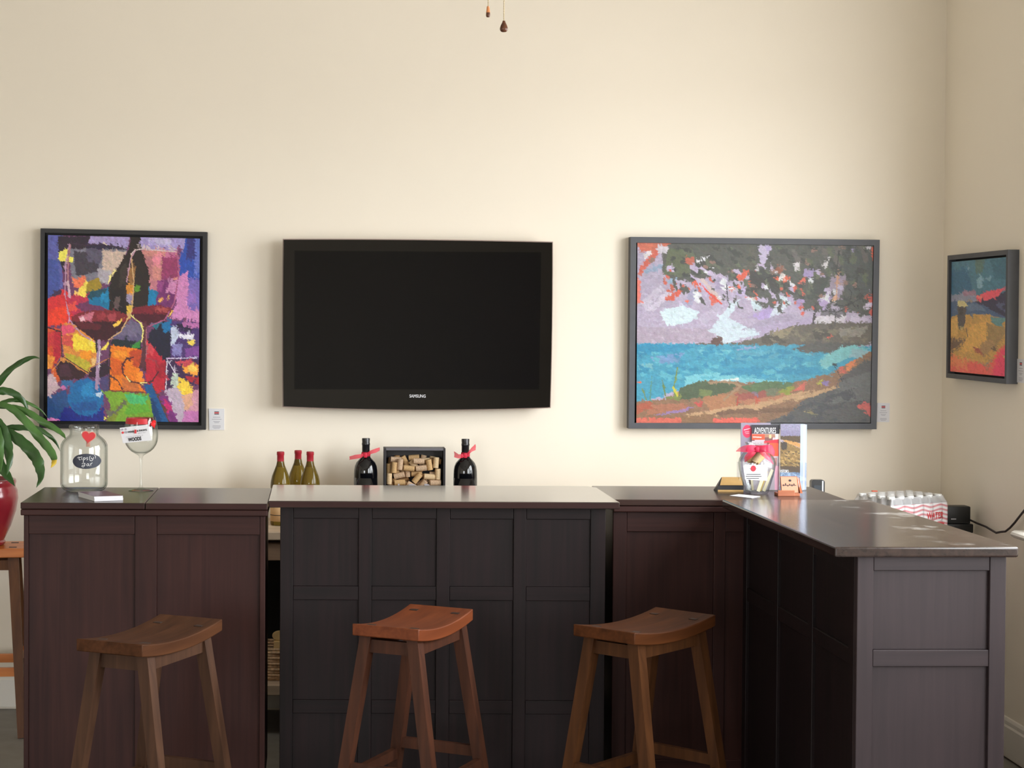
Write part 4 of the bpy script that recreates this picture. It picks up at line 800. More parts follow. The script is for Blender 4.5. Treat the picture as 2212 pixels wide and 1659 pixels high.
# ---- beach picture on the side wall
ops3 = [
 (P_,(76,118,138),[(230,250),(820,250),(820,640),(230,660)]), (P_,(58,102,132),[(230,420),(420,380),(470,600),(230,640)]), (P_,(86,112,106),[(495,270),(595,270),(562,424),(498,424)]), (P_,(126,162,177),[(508,482),(562,438),(562,564),(508,564)]), (P_,(116,152,167),[(588,472),(654,448),(642,504)]), (P_,(126,156,172),[(388,412),(432,348),(444,372)]), (P_,(64,104,122),[(640,290),(810,270),(810,480),(680,470)]),
 (P_,(136,140,160),[(235,632),(505,598),(505,695),(235,695)]), (P_,(150,120,140),[(360,600),(500,590),(500,640),(380,640)]), (P_,(216,90,106),[(498,642),(622,598),(764,566),(692,684),(518,694)]), (P_,(227,122,112),[(498,640),(562,640),(552,694)]),
 (P_,(76,97,128),[(235,695),(500,700),(650,740),(810,870),(640,835),(235,860)]), (P_,(96,116,142),[(400,720),(520,720),(600,790),(420,790)]), (P_,(62,60,80),[(600,690),(700,650),(795,582),(815,690),(815,870),(720,824),(590,742),(480,700)]), (P_,(60,56,72),[(548,694),(568,652),(582,694)]), (D_,(88,96,124),[(650,700),(810,700),(810,850)],.35,16,1.5),
 (P_,(187,147,87),[(230,855),(300,830),(420,820),(640,820),(650,880),(810,870),(800,1000),(800,1100),(600,1304),(230,1294)]), (P_,(96,136,137),[(640,850),(795,862),(722,954),(658,934)]), (P_,(152,127,87),[(598,900),(800,965),(700,1124),(598,1184)]), (P_,(207,162,92),[(448,920),(602,900),(592,1104),(398,1204),(318,1244)]), (P_,(160,128,92),[(500,1130),(640,1060),(680,1150),(560,1230)]), (P_,(205,165,100),[(240,870),(310,850),(310,1030),(240,1040)]),
 (P_,(197,187,137),[(318,690),(382,684),(417,747),(308,742)]), (P_,(88,84,86),[(313,745),(402,745),(387,942),(318,952)]), (P_,(72,68,74),[(330,760),(370,760),(370,830),(330,830)]), (P_,(192,177,122),[(313,940),(392,940),(392,962)]), (L_,(80,80,80),6,[(400,960),(420,1050)]), (P_,(112,90,80),[(235,1050),(402,1060),(302,1144),(235,1174)]),
 (P_,(217,97,92),[(225,1290),(400,1250),(520,1292),(600,1344),(700,1184),(800,1095),(800,1450),(225,1450)]), (P_,(217,70,102),[(688,1242),(800,1088),(800,1450),(638,1430)]), (P_,(217,127,92),[(225,1200),(422,1270),(402,1334),(225,1334)]), (P_,(152,82,72),[(473,1140),(527,1150),(512,1204),(478,1192)]), (P_,(187,162,102),[(748,1232),(800,1230),(795,1314)]), (P_,(110,90,75),[(640,1160),(690,1120),(680,1190)]), (P_,(190,110,95),[(560,1300),(640,1330),(600,1390)]),
]
XF = ROOM_X1 - .043
f3 = [at_x(x, y, XF) for x, y in ((2047.7, 552), (2179, 539), (2172.5, 829.4), (2042.7, 815.7))]
y_a, y_b = (f3[0].y + f3[3].y) / 2, (f3[1].y + f3[2].y) / 2
f3[0].y = f3[3].y = y_a; f3[1].y = f3[2].y = y_b
c2_3 = ((248, 303), (803, 260), (778, 1438), (235, 1387))
mt = .027
c3w = [f3[0] + Vector((.004, -mt, -mt * 1.0)), f3[1] + Vector((.004, mt, -mt * 1.0)), f3[2] + Vector((.004, mt, mt * 1.0)), f3[3] + Vector((.004, -mt, mt * 1.0))]
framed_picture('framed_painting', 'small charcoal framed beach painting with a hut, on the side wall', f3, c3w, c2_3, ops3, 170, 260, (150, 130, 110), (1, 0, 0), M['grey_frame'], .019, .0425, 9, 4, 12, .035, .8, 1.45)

# ---- small title cards on the walls
def title_card(c4, label, into, ux, seed):
    into = Vector(into); r = MB().prism(c4, None, into * .004).build('title_card', M['white_card'])
    tag(r, label, 'card', 'picture title cards')
    c = sum(c4, Vector()) / 4; w = (c4[1] - c4[0]).length; h = (c4[0] - c4[3]).length; ux = Vector(ux)
    o = c - into * .0004
    def bar(fx, fy, fw, fh, mat, nm):
        a = o + ux * (fx * w) + Vector((0, 0, fy * h)); p = ux * (fw * w / 2); q = Vector((0, 0, fh * h / 2))
        MB().add([a - p - q, a + p - q, a + p + q, a - p + q], [(0, 1, 2, 3)]).build(nm, mat, r, local=True)
    bar(0, .30, .30, .05, M['red'], 'emblem'); bar(0, .35, .30, .03, M['ink'], 'emblem'); bar(0, .245, .30, .035, M['ink'], 'emblem')
    for fy, fw, m in ((.10, .48, 'grey_ink'), (.0, .62, 'grey_ink'), (-.10, .42, 'grey_ink'), (-.155, .30, 'grey_ink'), (-.30, .52, 'grey_ink'), (-.36, .55, 'grey_ink'), (-.41, .4, 'grey_ink')):
        bar(.0, fy, fw, .022, M[m], 'print_line')
YC = ROOM_Y1 - .004
title_card([at(x, y, YC) for x, y in ((451, 882.5), (484.5, 883), (484.5, 929), (452, 929))], 'white title card right of the wine glass painting', (0, 1, 0), (1, 0, 0), 1)
title_card([at(x, y, YC) for x, y in ((1895.5, 870.5), (1922, 871), (1921, 912), (1894, 911.5))], 'white title card right of the bay landscape painting', (0, 1, 0), (1, 0, 0), 2)
q = at_x(2197, 800, ROOM_X1 - .004)
tz = at_x(2197, 775, ROOM_X1 - .004).z; bz = at_x(2197, 826, ROOM_X1 - .004).z
title_card([Vector((ROOM_X1 - .004, q.y, tz)), Vector((ROOM_X1 - .004, q.y - .075, tz)), Vector((ROOM_X1 - .004, q.y - .075, bz)), Vector((ROOM_X1 - .004, q.y, bz))], 'white title card on the side wall beside the beach painting', (1, 0, 0), (0, -1, 0), 3)

# ================================================================== things on the left counter
BT = 1.0402
# -- tip jar
jp = at_z(181.5, 1060.5, BT); js = jp.y / F_PX / 7.9
r = thing('glass_jar', jp, 'empty clear glass tip jar with black oval label and red heart', 'jar')
def pr(rows, y0, s): return [(a * s, (y0 - b) * s) for a, b in rows]
outer = pr([(0, 1368), (240, 1370), (300, 1366), (345, 1345), (385, 1300), (403, 1250), (404, 1100), (404, 800), (403, 640), (396, 575), (370, 520), (325, 470), (275, 430), (250, 405), (242, 380), (241, 330), (246, 316), (258, 308), (260, 275), (256, 250), (240, 236), (228, 234)], 1370, js)
inner = pr([(222, 240), (222, 380), (232, 412), (262, 442), (310, 482), (352, 530), (376, 585), (384, 645), (384, 1100), (383, 1245), (366, 1290), (330, 1320), (285, 1332), (0, 1334)], 1370, js)
MB().lathe(outer + inner, 48).build('glass_body', M['glass'], r, smooth=60, local=True)
RJ = 404 * js
def on_jar(u, v, lift=.0006):              # u, v in drawing units from the jar's axis and base
    a = math.asin(max(-.99, min(.99, u * js / RJ))); R = RJ + lift
    return Vector((R * math.sin(a), -R * math.cos(a), (1370 - v) * js))
lab = MB(); rings, seg = 6, 40; vs = [on_jar(575 - 485, 830)]; fs = []
for k in range(1, rings + 1):
    for i in range(seg):
        a = 2 * PI * i / seg; rx, ry = 232, 128
        wob = 1 + (.06 if k == rings else 0) * max(0, math.cos(4 * a + PI)) * .6
        vs.append(on_jar(90 + rx * k / rings * math.cos(a) * wob, 830 - ry * k / rings * math.sin(a) * wob))
for i in range(seg): fs.append((0, 1 + i, 1 + (i + 1) % seg))
for k in range(1, rings):
    for i in range(seg):
        a, b = 1 + (k - 1) * seg, 1 + k * seg; j = (i + 1) % seg
        fs.append((a + i, b + i, b + j, a + j))
M['chalk_label'] = plain('slate_black_label', (46, 50, 64), .55)
lb = lab.add(vs, fs).build('label', M['chalk_label'], r, local=True)
strokes = [[(425,775),(440,758),(470,762),(505,752)],[(455,765),(452,790),(462,805),(480,800)],[(497,768),(500,800),(512,803)],[(525,765),(528,800),(522,850)],[(527,775),(548,765),(560,780),(548,800),(528,800)],[(598,765),(580,765),(578,782),(598,790),(592,805),(575,805)],[(638,740),(622,765),(625,800),(640,825)],[(650,765),(655,790),(675,790)],[(690,760),(678,800),(662,825),(645,820)],[(700,730),(718,750),(715,785)],
           [(500,870),(530,860),(555,862)],[(550,862),(548,900),(525,925),(500,920),(505,900),(540,890)],[(612,875),(590,870),(575,890),(590,908),(610,895)],[(614,872),(614,900),(628,910)],[(640,868),(645,905)],[(643,885),(655,862),(672,858)]]
for stq in strokes:
    pts = [on_jar(x - 485, y, .0012) for x, y in stq]
    fine = []
    for a, b in zip(pts[:-1], pts[1:]): fine += [a, a.lerp(b, .5)]
    fine.append(pts[-1])
    MB().tube(fine, 4.2 * js, 6).build('lettering', M['white_ink'], lb, local=True)
# heart clip
hp = []
for i in range(48):
    t = 2 * PI * i / 48
    hp.append((16 * math.sin(t) ** 3, 13 * math.cos(t) - 5 * math.cos(2 * t) - 2 * math.cos(3 * t) - math.cos(4 * t)))
tilt = math.radians(-7)
def heart(s, y, yth):
    pts = []
    for a, b in hp:
        x = a * math.cos(tilt) - b * math.sin(tilt); z = a * math.sin(tilt) + b * math.cos(tilt)
        pts.append(Vector(((602 - 485 + x * s) * js, y, (1370 - 420 + z * s) * js)))
    return MB().prism(pts, None, (0, yth, 0))
yh = -RJ * .80
M['pale_wood_clip'] = plain('pale_peg_wood', (214, 160, 140), .6)
MB().box(((558 - 485) * js, yh + .002, (1370 - 590) * js), ((625 - 485) * js, yh + .010, (1370 - 330) * js), .001).build('peg', M['pale_wood_clip'], r, local=True)
heart(7.9, yh, .0018).build('heart', M['pale_wood_clip'], r, local=True)
heart(7.0, yh - .0012, .0011).build('heart_face', M['red'], r, local=True)

# -- oversized wine glass
gp = at_z(304.5, 1059.5, BT); gs = gp.y / F_PX / 7.9
r = thing('wine_glass', gp, 'oversized wine glass with red ribbon and hanging white charity card', 'wine glass')
gb = 1345
rows = [(0, 1352), (150, 1352), (213, 1349), (215, 1344), (150, 1334), (60, 1318), (30, 1290), (20, 1240), (17, 1100), (18, 950), (24, 830), (32, 770), (55, 745), (110, 715), (170, 678), (220, 630), (262, 565), (284, 500), (291, 430), (289, 360), (281, 280), (268, 200), (252, 130), (240, 92)]
inn = [(236, 92), (248, 130), (264, 200), (277, 280), (285, 360), (287, 430), (280, 500), (257, 565), (214, 630), (160, 678), (90, 708), (0, 715)]
MB().lathe(pr(rows + inn, 1352, gs), 48).build('glass_body', M['glass'], r, smooth=60, local=True)
M['ribbon'] = plain('red_ribbon', (196, 34, 44), .45)
band = MB(); n = 40; vs = []; fs = []
for i in range(n + 1):
    a = math.radians(-60) - math.radians(262) * i / n
    for rr, v in ((250 + 3, 112), (266 + 3, 205)):
        vs.append((rr * gs * math.cos(a), rr * gs * math.sin(a), (1352 - v) * gs))
for i in range(n): fs.append((2 * i, 2 * i + 1, 2 * i + 3, 2 * i + 2))
band.add(vs, fs).build('ribbon', M['ribbon'], r, local=True, smooth=True)
def gpt(x, y, off): return Vector(((x - 1455) * gs, off, (1352 - y) * gs))
yo = -295 * gs
M['bright_red'] = plain('bright_red_bow', (232, 34, 40), .45)
for pts_, nm in (([(1640, 200), (1668, 170), (1705, 165), (1728, 190), (1700, 215), (1650, 205)], 'bow_loop'), ([(1640, 205), (1670, 215), (1700, 240), (1712, 262)], 'bow_tail')):
    MB().strip([gpt(x, y, -.045 + .004 * math.sin(i)) for i, (x, y) in enumerate(pts_)], [30 * gs, 60 * gs, 70 * gs, 60 * gs, 60 * gs, 34 * gs][:len(pts_)], Vector((0, .4, 1)), .2).build(nm, M['bright_red'], r, local=True, smooth=True)
MB().bar(gpt(1628, 150, -.04), gpt(1622, 260, -.042), (.004, .001), (.004, .001)).build('bow_tail', M['ribbon'], r, local=True)
card4 = [gpt(1120, 262, yo), gpt(1600, 205, yo), gpt(1662, 470, yo - .002), gpt(1180, 522, yo - .002)]
cd = MB().prism(card4, None, (0, .0008, 0)).build('card', M['white_card'], r, local=True)
ux = (card4[1] - card4[0]).normalized(); uz = (card4[0] - card4[3]).normalized()
def on_card(x, y): return gpt(x, y, yo - .0035) 
lift = Vector(gp)
def cl(body, x, y, w, h, m, **k):
    V, Fc = text_geom(body, w * gs, h * gs, **k); o = on_card(x, y); u2 = ux; up = Vector((-ux.z, 0, ux.x))
    MB().add([o + u2 * float(a) + up * float(b) for a, b in V], Fc).build('lettering', m, cd, local=True)
cl('WINE', 1312, 327, 108, 34, M['ink'], bold=.03); cl('4', 1424, 312, 24, 34, M['ink'], bold=.03); cl('PAWS', 1518, 300, 135, 34, M['ink'], bold=.03)
cl('glass for', 1500, 345, 130, 26, M['grey_ink']); cl('our Furry Friends at', 1375, 400, 290, 24, M['grey_ink'])
cl('WOODS', 1378, 450, 225, 66, M['ink'], bold=.04)
def disc(x, y, rr, m, nm, par):
    MB().add([on_card(x + rr * math.cos(2 * PI * i / 16), y + rr * math.sin(2 * PI * i / 16)) for i in range(16)], [tuple(range(16))]).build(nm, m, par, local=True)
disc(1175, 342, 20, M['red'], 'red_dot', cd); disc(1232, 334, 20, M['grey_ink'], 'dot', cd); disc(1166, 290, 17, M['grey_ink'], 'dot', cd); disc(1225, 284, 17, M['grey_ink'], 'dot', cd)
MB().box(gpt(1372, 355, yo - .006), gpt(1408, 290, yo - .0038), .001).build('clip', M['ribbon'], r, local=True)
MB().tube([gpt(1385, 290, yo - .004), gpt(1415, 240, yo - .004), gpt(1415, 170, yo + .004)], .0006, 6).build('string', M['white_ink'], r, local=True)

# -- stack of cards with violet cover
M['violet'] = plain('violet_print', (108, 80, 96), .35)
a, b = at_z(204, 1083, BT), at_z(266, 1081, BT)
c_, d_ = at_z(206, 1062, BT), at_z(148, 1065, BT)
c_ = b + Vector((-.075, .155, 0)); d_ = a + Vector((-.075, .155, 0))
r = thing('card_stack', (a + b) / 2, 'short stack of white cards with violet cover lying before the tip jar', 'cards')
for k in range(5):
    off = Vector((random.uniform(-.001, .001), random.uniform(-.001, .0005), .0003 + k * .0032))
    MB().prism([p + off for p in (a, b, c_, d_)], None, (0, 0, .0030)).build('card', M['white_card'] if k < 4 else [M['white_card']], r)
MB().prism([p + Vector((0, .001, .0164)) for p in (a, b, c_, d_)], None, (0, 0, .0004)).build('cover', M['violet'], r)

# ================================================================== potted dracaena
pc = Vector((-1.362, 7.37, .7425))
r = thing('potted_plant', pc, 'strap-leaved green plant in a glossy red pot on the orange stool', 'plant')
M['pot'] = plain('red_glazed_ceramic', (138, 34, 45), .2, coat=.4, var=.12, vscale=9)
M['soil'] = plain('potting_soil', (52, 38, 30), .9, bump=.6, bscale=90)
M['leaf'] = plain('dark_green_leaf', (52, 86, 40), .32, var=.25, vscale=16)
M['leaf_light'] = plain('green_leaf', (70, 108, 50), .35, var=.25, vscale=16)
M['leaf_yellow'] = plain('yellow_leaf_tip', (206, 176, 60), .5)
M['cane'] = plain('plant_cane', (110, 92, 66), .8, bump=.4, bscale=60)
prof = [(0, 0), (.088, 0), (.094, .006), (.096, .014), (.090, .022), (.094, .03), (.118, .08), (.138, .14), (.146, .19), (.143, .222), (.135, .236), (.136, .246), (.139, .258), (.136, .266), (.128, .268), (.124, .262), (.122, .235), (0, .233)]
MB().lathe(prof, 48).build('pot', M['pot'], r, smooth=50, local=True)
MB().lathe([(0, .2335), (.08, .238), (.1215, .2335)], 24).build('soil', M['soil'], r, smooth=True, local=True)
for dx, dy, hh in ((-.03, .02, .20), (.03, -.02, .12)):
    MB().tube([(dx, dy, .232), (dx * 1.1, dy, .232 + hh * .5), (dx * 1.3, dy, .232 + hh)], [.018, .016, .014], 12).build('cane', M['cane'], r, local=True, smooth=True)
def leaf(px, wmax, y0, y1, mat, tip=None, start=.35, seed=0):
    wmax *= 1.15
    """centre line in the place: picture coordinates of the crop with a distance that swings from y0 to y1"""
    P = []
    for i, (x, y) in enumerate(px):
        t = i / (len(px) - 1); P.append(at(x / 3.687, 760 + y / 3.687, y0 + (y1 - y0) * t))
    fine = []                                                   # Catmull-Rom
    Q = [P[0] * 2 - P[1]] + P + [P[-1] * 2 - P[-2]]
    for i in range(1, len(Q) - 2):
        for s in range(5):
            t = s / 5; a, b, c, d = Q[i - 1], Q[i], Q[i + 1], Q[i + 2]
            fine.append(.5 * ((2 * b) + (-a + c) * t + (2 * a - 5 * b + 4 * c - d) * t * t + (-a + 3 * b - 3 * c + d) * t ** 3))
    fine.append(P[-1]); n = len(fine); rnd = random.Random(seed)
    W, sides = [], []
    for i in range(n):
        t = i / (n - 1); wv = min(1, (t / start) ** .6 * .75 + .25) if t < start else 1.0
        wv *= max(.03, (1 - ((t - start) / (1 - start)) ** 2.2)) if t > start else 1
        W.append(wmax * (wv * (1 + .06 * math.sin(i * 1.7 + seed))))
        tn = (fine[min(i + 1, n - 1)] - fine[max(i - 1, 0)]).normalized()
        s = tn.cross(Vector((0, -1, .35)).normalized()); sides.append(s + Vector((0, .35 * math.sin(i * .6 + seed), .1 * math.sin(i + seed))))
    k = n if tip is None else int(n * tip)
    mb = MB().strip(fine, W, sides, .10)
    if tip is not None:
        mb.m = [1 if (f[0] // 3) >= k else 0 for f in mb.f]
    ob = mb.build('leaf', [mat, M['leaf_yellow']], r, smooth=True)
    so = ob.modifiers.new('body', 'SOLIDIFY'); so.thickness = .0012
    return ob
m_px = 3.687 / (7.35 / F_PX) ; u_ = 7.35 / F_PX / 3.687
LD, LL = M['leaf'], M['leaf_light']
leaf([(-150, 470), (-90, 350), (-20, 258), (70, 150), (170, 80), (262, 43), (320, 52)], 48 * u_, 7.36, 7.30, LD, seed=1)
leaf([(-130, 420), (-60, 335), (10, 312), (90, 322), (160, 368), (205, 425), (232, 522)], 56 * u_, 7.36, 7.40, LD, seed=2)
leaf([(-130, 500), (-60, 445), (20, 405), (90, 385), (170, 390), (260, 425), (330, 470), (375, 520)], 32 * u_, 7.38, 7.44, LL, seed=3)
leaf([(-120, 470), (-50, 440), (40, 436), (140, 450), (240, 492), (340, 556), (440, 612), (500, 660), (528, 700)], 50 * u_, 7.36, 7.28, LL, seed=4, start=.55)
leaf([(-110, 450), (-40, 420), (40, 425), (130, 480), (230, 580), (320, 690), (400, 785), (430, 850), (425, 895), (405, 922)], 62 * u_, 7.34, 7.22, LL, tip=.80, seed=5, start=.5)
leaf([(-110, 600), (-40, 610), (40, 635), (130, 685), (220, 760), (290, 850), (318, 930), (322, 1010), (290, 1080)], 84 * u_, 7.33, 7.20, LD, seed=6, start=.5)
leaf([(-100, 640), (-20, 625), (70, 605), (150, 603), (240, 606), (320, 622), (400, 675), (450, 730), (480, 790)], 44 * u_, 7.40, 7.46, LD, seed=7)
leaf([(-90, 560), (-50, 540), (0, 600), (40, 690), (65, 790), (75, 880), (50, 990)], 88 * u_, 7.32, 7.22, LD, seed=8)
leaf([(-90, 780), (-30, 840), (20, 930), (70, 1000), (118, 1070)], 74 * u_, 7.33, 7.24, LD, seed=9)
leaf([(-70, 560), (-40, 600), (-10, 720), (0, 850), (5, 960)], 74 * u_, 7.30, 7.20, LL, seed=10)
for k, (sx, sy) in enumerate(((-330, 150), (-460, 330), (-520, 520), (-480, 760), (-400, 900), (-250, 60), (-300, 1000))):
    leaf([(-130, 560), (-170, 480 if sy < 600 else 560), ((-150 + sx) / 2, sy - 60 if sy < 600 else sy - 240), (sx, sy)], 64 * u_, 7.36, 7.30 + .04 * (k % 3), (LD, LL)[k % 2], seed=20 + k)

# ================================================================== things on the back counter
CTT = CT + .0004
def bottle_profile(R, h, neck, cap, shoulder_lo, shoulder_hi):
    return [(0, .004), (R * .7, .002), (R * .93, 0), (R, .006), (R, shoulder_lo), (R * .97, shoulder_lo + (shoulder_hi - shoulder_lo) * .2), (R * .82, shoulder_lo + (shoulder_hi - shoulder_lo) * .5), (neck * 1.5, shoulder_lo + (shoulder_hi - shoulder_lo) * .8), (neck * 1.1, shoulder_hi), (neck, shoulder_hi + .012), (neck, h)]
m_, nt_, b_ = mat_base('olive_wine_glass')
b_.inputs['Base Color'].default_value = lin((150, 126, 46)); b_.inputs['Roughness'].default_value = .06; b_.inputs['Transmission Weight'].default_value = .72; b_.inputs['IOR'].default_value = 1.36
M['olive'] = m_
M['foil'] = plain('red_foil', (158, 32, 46), .35, var=.08, vscale=60)
M['wine_label'] = plain('tan_wine_label', (226, 188, 140), .6, var=.05, vscale=40)
M['dark_glass'] = plain('black_wine_glass', (9, 10, 14), .06, spec=.6)
M['black_foil'] = plain('black_foil', (22, 22, 25), .28)
M['sheer_red'] = sheer('sheer_red_ribbon', (214, 34, 66), .82)
for (px, ptop, Y, lab) in ((606, 976, 7.44, 'leftmost of three white wine bottles with red foil, nearest the gap'), (644, 973, 7.56, 'tallest looking white wine bottle, in the middle of the three'), (670, 976, 7.45, 'rightmost of the three red foil white wine bottles')):
    tp = at(px, ptop, Y); h = tp.z - CTT
    r = thing('wine_bottle', (tp.x, Y, CTT), lab, 'bottle', 'red foil white wine bottles')
    R = .0405; nk = .0135
    body = [(0, .004), (R * .7, .002), (R * .93, 0), (R, .006), (R, .165), (R * .97, .178), (R * .86, .20), (R * .62, .225), (R * .44, .243), (nk * 1.02, .262), (nk, h - .002)]
    MB().lathe(body, 32).build('glass_body', M['olive'], r, smooth=50, local=True)
    fo = h - .062
    MB().lathe([(nk + .0022, fo), (nk + .0008, fo + .02), (nk + .0006, h - .014), (nk + .0020, h - .012), (nk + .0020, h - .001), (nk, h + .001), (0, h + .001)], 28).build('foil', M['foil'], r, smooth=40, local=True)
    MB().lathe([(R + .0005, .017), (R + .0005, .115)], 32).build('label', M['wine_label'], r, smooth=True, local=True)
    MB().lathe([(R + .0009, .041), (R + .0009, .0435)], 32).build('label_band', M['ink'], r, smooth=True, local=True)
    for o in r.children:
        if o.name.startswith('label'): pass
for (px, ptop, Y, lab, sg) in ((790.5, 946.5, 7.50, 'big black wine bottle with red ribbon, left of the cork box', 1), (1005.5, 948, 7.50, 'big black wine bottle with red ribbon, right of the cork box', -1)):
    tp = at(px, ptop, Y); h = tp.z - CTT
    r = thing('wine_bottle', (tp.x, Y, CTT), lab, 'bottle', 'ribboned black wine bottles')
    R = .0485; nk = .0150
    body = [(0, .005), (R * .7, .002), (R * .93, 0), (R, .007), (R, .205), (R * .985, .22), (R * .93, .237), (R * .80, .252), (R * .58, .264), (nk * 1.35, .272), (nk, .285), (nk, h - .003)]
    MB().lathe(body, 40).build('glass_body', M['dark_glass'], r, smooth=50, local=True)
    MB().lathe([(nk + .0012, h - .078), (nk + .0006, h - .03), (nk + .0018, h - .027), (nk + .0018, h - .020), (nk + .0006, h - .018), (nk + .0016, h - .004), (nk + .0006, h), (0, h)], 28).build('foil', M['black_foil'], r, smooth=40, local=True)
    MB().lathe([(R + .0004, .06), (R + .0004, .19)], 40).build('label', M['dark_glass'], r, smooth=True, local=True)
    zk = .284; rr = nk + .003
    MB().lathe([(rr, zk - .008), (rr + .001, zk), (rr, zk + .010)], 20).build('ribbon_band', M['sheer_red'], r, smooth=True, local=True)
    MB().box((-.010, -rr - .010, zk - .012), (.006, -rr + .001, zk + .010), .005).build('ribbon_knot', M['sheer_red'], r, smooth=40, local=True)
    if sg > 0: tails = [[(-.004, -rr - .005, zk + .004), (-.02, -rr - .012, zk - .004), (-.045, -rr - .01, zk - .008), (-.068, -rr, zk - .014)], [(.002, -rr - .006, zk + .004), (.02, -rr - .012, zk + .012), (.04, -rr - .008, zk + .018), (.056, -rr, zk + .024)]]
    else: tails = [[(-.004, -rr - .005, zk), (-.014, -rr - .012, zk - .002), (-.03, -rr - .01, zk - .004), (-.048, -rr, zk + .004)], [(.002, -rr - .006, zk), (.014, -rr - .012, zk + .014), (.024, -rr - .008, zk + .024), (.040, -rr, zk + .034)]]
    for tl in tails:
        mb = MB().strip(tl, [.008, .016, .018, .014 if sg > 0 else .026], Vector((0, .35, 1)), .2)
        mb.build('ribbon_tail', M['sheer_red'], r, smooth=True, local=True)

# -- cork box
bl = at(829.5, 968, 7.46); br = at(962.5, 969.5, 7.46)
x0, x1, zt = bl.x, br.x, bl.z
r = thing('cork_box', ((x0 + x1) / 2, 7.50, CTT), 'black glass-fronted box filled with wine corks', 'box')
hw = (x1 - x0) / 2; hz = zt - CTT; dpt = .085
M['box_black'] = plain('black_box_wood', (28, 25, 29), .5)
M['box_top'] = plain('grey_box_edge', (96, 94, 100), .5)
y0, y1 = -.04, -.04 + dpt
MB().box((-hw, y0, 0), (-hw + .009, y1, hz), .001).build('side_panel', M['box_black'], r, local=True)
MB().box((hw - .009, y0, 0), (hw, y1, hz), .001).build('side_panel', M['box_black'], r, local=True)
MB().box((-hw + .0092, y0, 0), (hw - .0092, y1, .009)).build('bottom_panel', M['box_black'], r, local=True)
tpn = MB().box((-hw + .0092, y0, hz - .009), (-.02, y1, hz)).box((.02, y0, hz - .009), (hw - .0092, y1, hz)).box((-.02, y0, hz - .009), (.02, y0 + .028, hz)).box((-.02, y1 - .028, hz - .009), (.02, y1, hz))
tpn.build('top_panel', M['box_top'], r, local=True)
MB().box((-hw + .0092, y1 - .006, .0092), (hw - .0092, y1, hz - .0092)).build('back_panel', M['box_black'], r, local=True)
MB().box((-hw + .0095, y0 + .004, .0095), (hw - .0095, y0 + .0062, hz - .0095)).build('glass_front', M['acrylic'], r, local=True)
V, Fc = text_geom('I O B', .135, .05, spacing=1.1)
MB().add([(a, y0 + .0034, .143 + b) for a, b in V], Fc).build('lettering', M['grey_ink'], r, local=True)
M['cork'] = plain('cork', (206, 168, 118), .85, var=.16, vscale=220, bump=.3, bscale=400)
M['cork_pale'] = plain('pale_cork', (222, 192, 150), .85, var=.14, vscale=220, bump=.3, bscale=400)
M['cork_dark'] = plain('toasted_cork', (184, 140, 92), .85, var=.18, vscale=220, bump=.3, bscale=400)
M['cork_print'] = plain('wine_stained_cork', (206, 174, 142), .85, var=.22, vscale=160)
cork_me = []
for mm in ('cork', 'cork_pale', 'cork_dark', 'cork_print'):
    o = MB().lathe([(.0105, -.0222), (.0118, -.021), (.0118, .021), (.0105, .0222)], 12).build('wine_cork', M[mm], smooth=40)
    cork_me.append(o.data); bpy.data.objects.remove(o)
rc = random.Random(11); inner_w = hw - .0102
def corners(x, z, a, L=.0215, R=.0113):
    ux, uz = math.sin(a), math.cos(a)
    return [(x + ux * i * L + uz * j * R, z + uz * i * L - ux * j * R) for i, j in ((-1, -1), (1, -1), (1, 1), (-1, 1))]
def hit(A, B):
    for P_a in (A, B):
        for i in range(2):
            ex, ez = P_a[i + 1][0] - P_a[i][0], P_a[i + 1][1] - P_a[i][1]; nx_, nz_ = -ez, ex
            pa = [p[0] * nx_ + p[1] * nz_ for p in A]; pb = [p[0] * nx_ + p[1] * nz_ for p in B]
            if max(pa) <= min(pb) or max(pb) <= min(pa): return False
    return True
for layer in range(3):
    placed = []
    top_fill = hz - .048 if layer < 2 else hz - .040
    for t in range(9000 if layer < 2 else 5000):
        x = rc.uniform(-inner_w + .012, inner_w - .012); z = rc.uniform(.021, top_fill) ; a2 = rc.choice([rc.gauss(1.0, .35), rc.gauss(-.9, .35), rc.gauss(1.57, .15), rc.gauss(0, .15)])
        cs = corners(x, z, a2)
        if min(p[0] for p in cs) < -inner_w or max(p[0] for p in cs) > inner_w or min(p[1] for p in cs) < .0096 or max(p[1] for p in cs) > top_fill + .012: continue
        if any(abs(q[0] - x) < .05 and abs(q[1] - z) < .05 and hit(cs, q[2]) for q in placed): continue
        placed.append((x, z, cs))
        c = bpy.data.objects.new('wine_cork', rc.choice(cork_me)); COL.objects.link(c)
        c.location = (r.location.x + x, r.location.y + y0 + .0198 + layer * .0228, CTT + z)
        c.rotation_euler = (rc.uniform(-.05, .05), a2, rc.uniform(-.06, .06))
        tag(c, 'used wine cork heaped behind the glass of the black box', 'cork', 'corks in the black box')

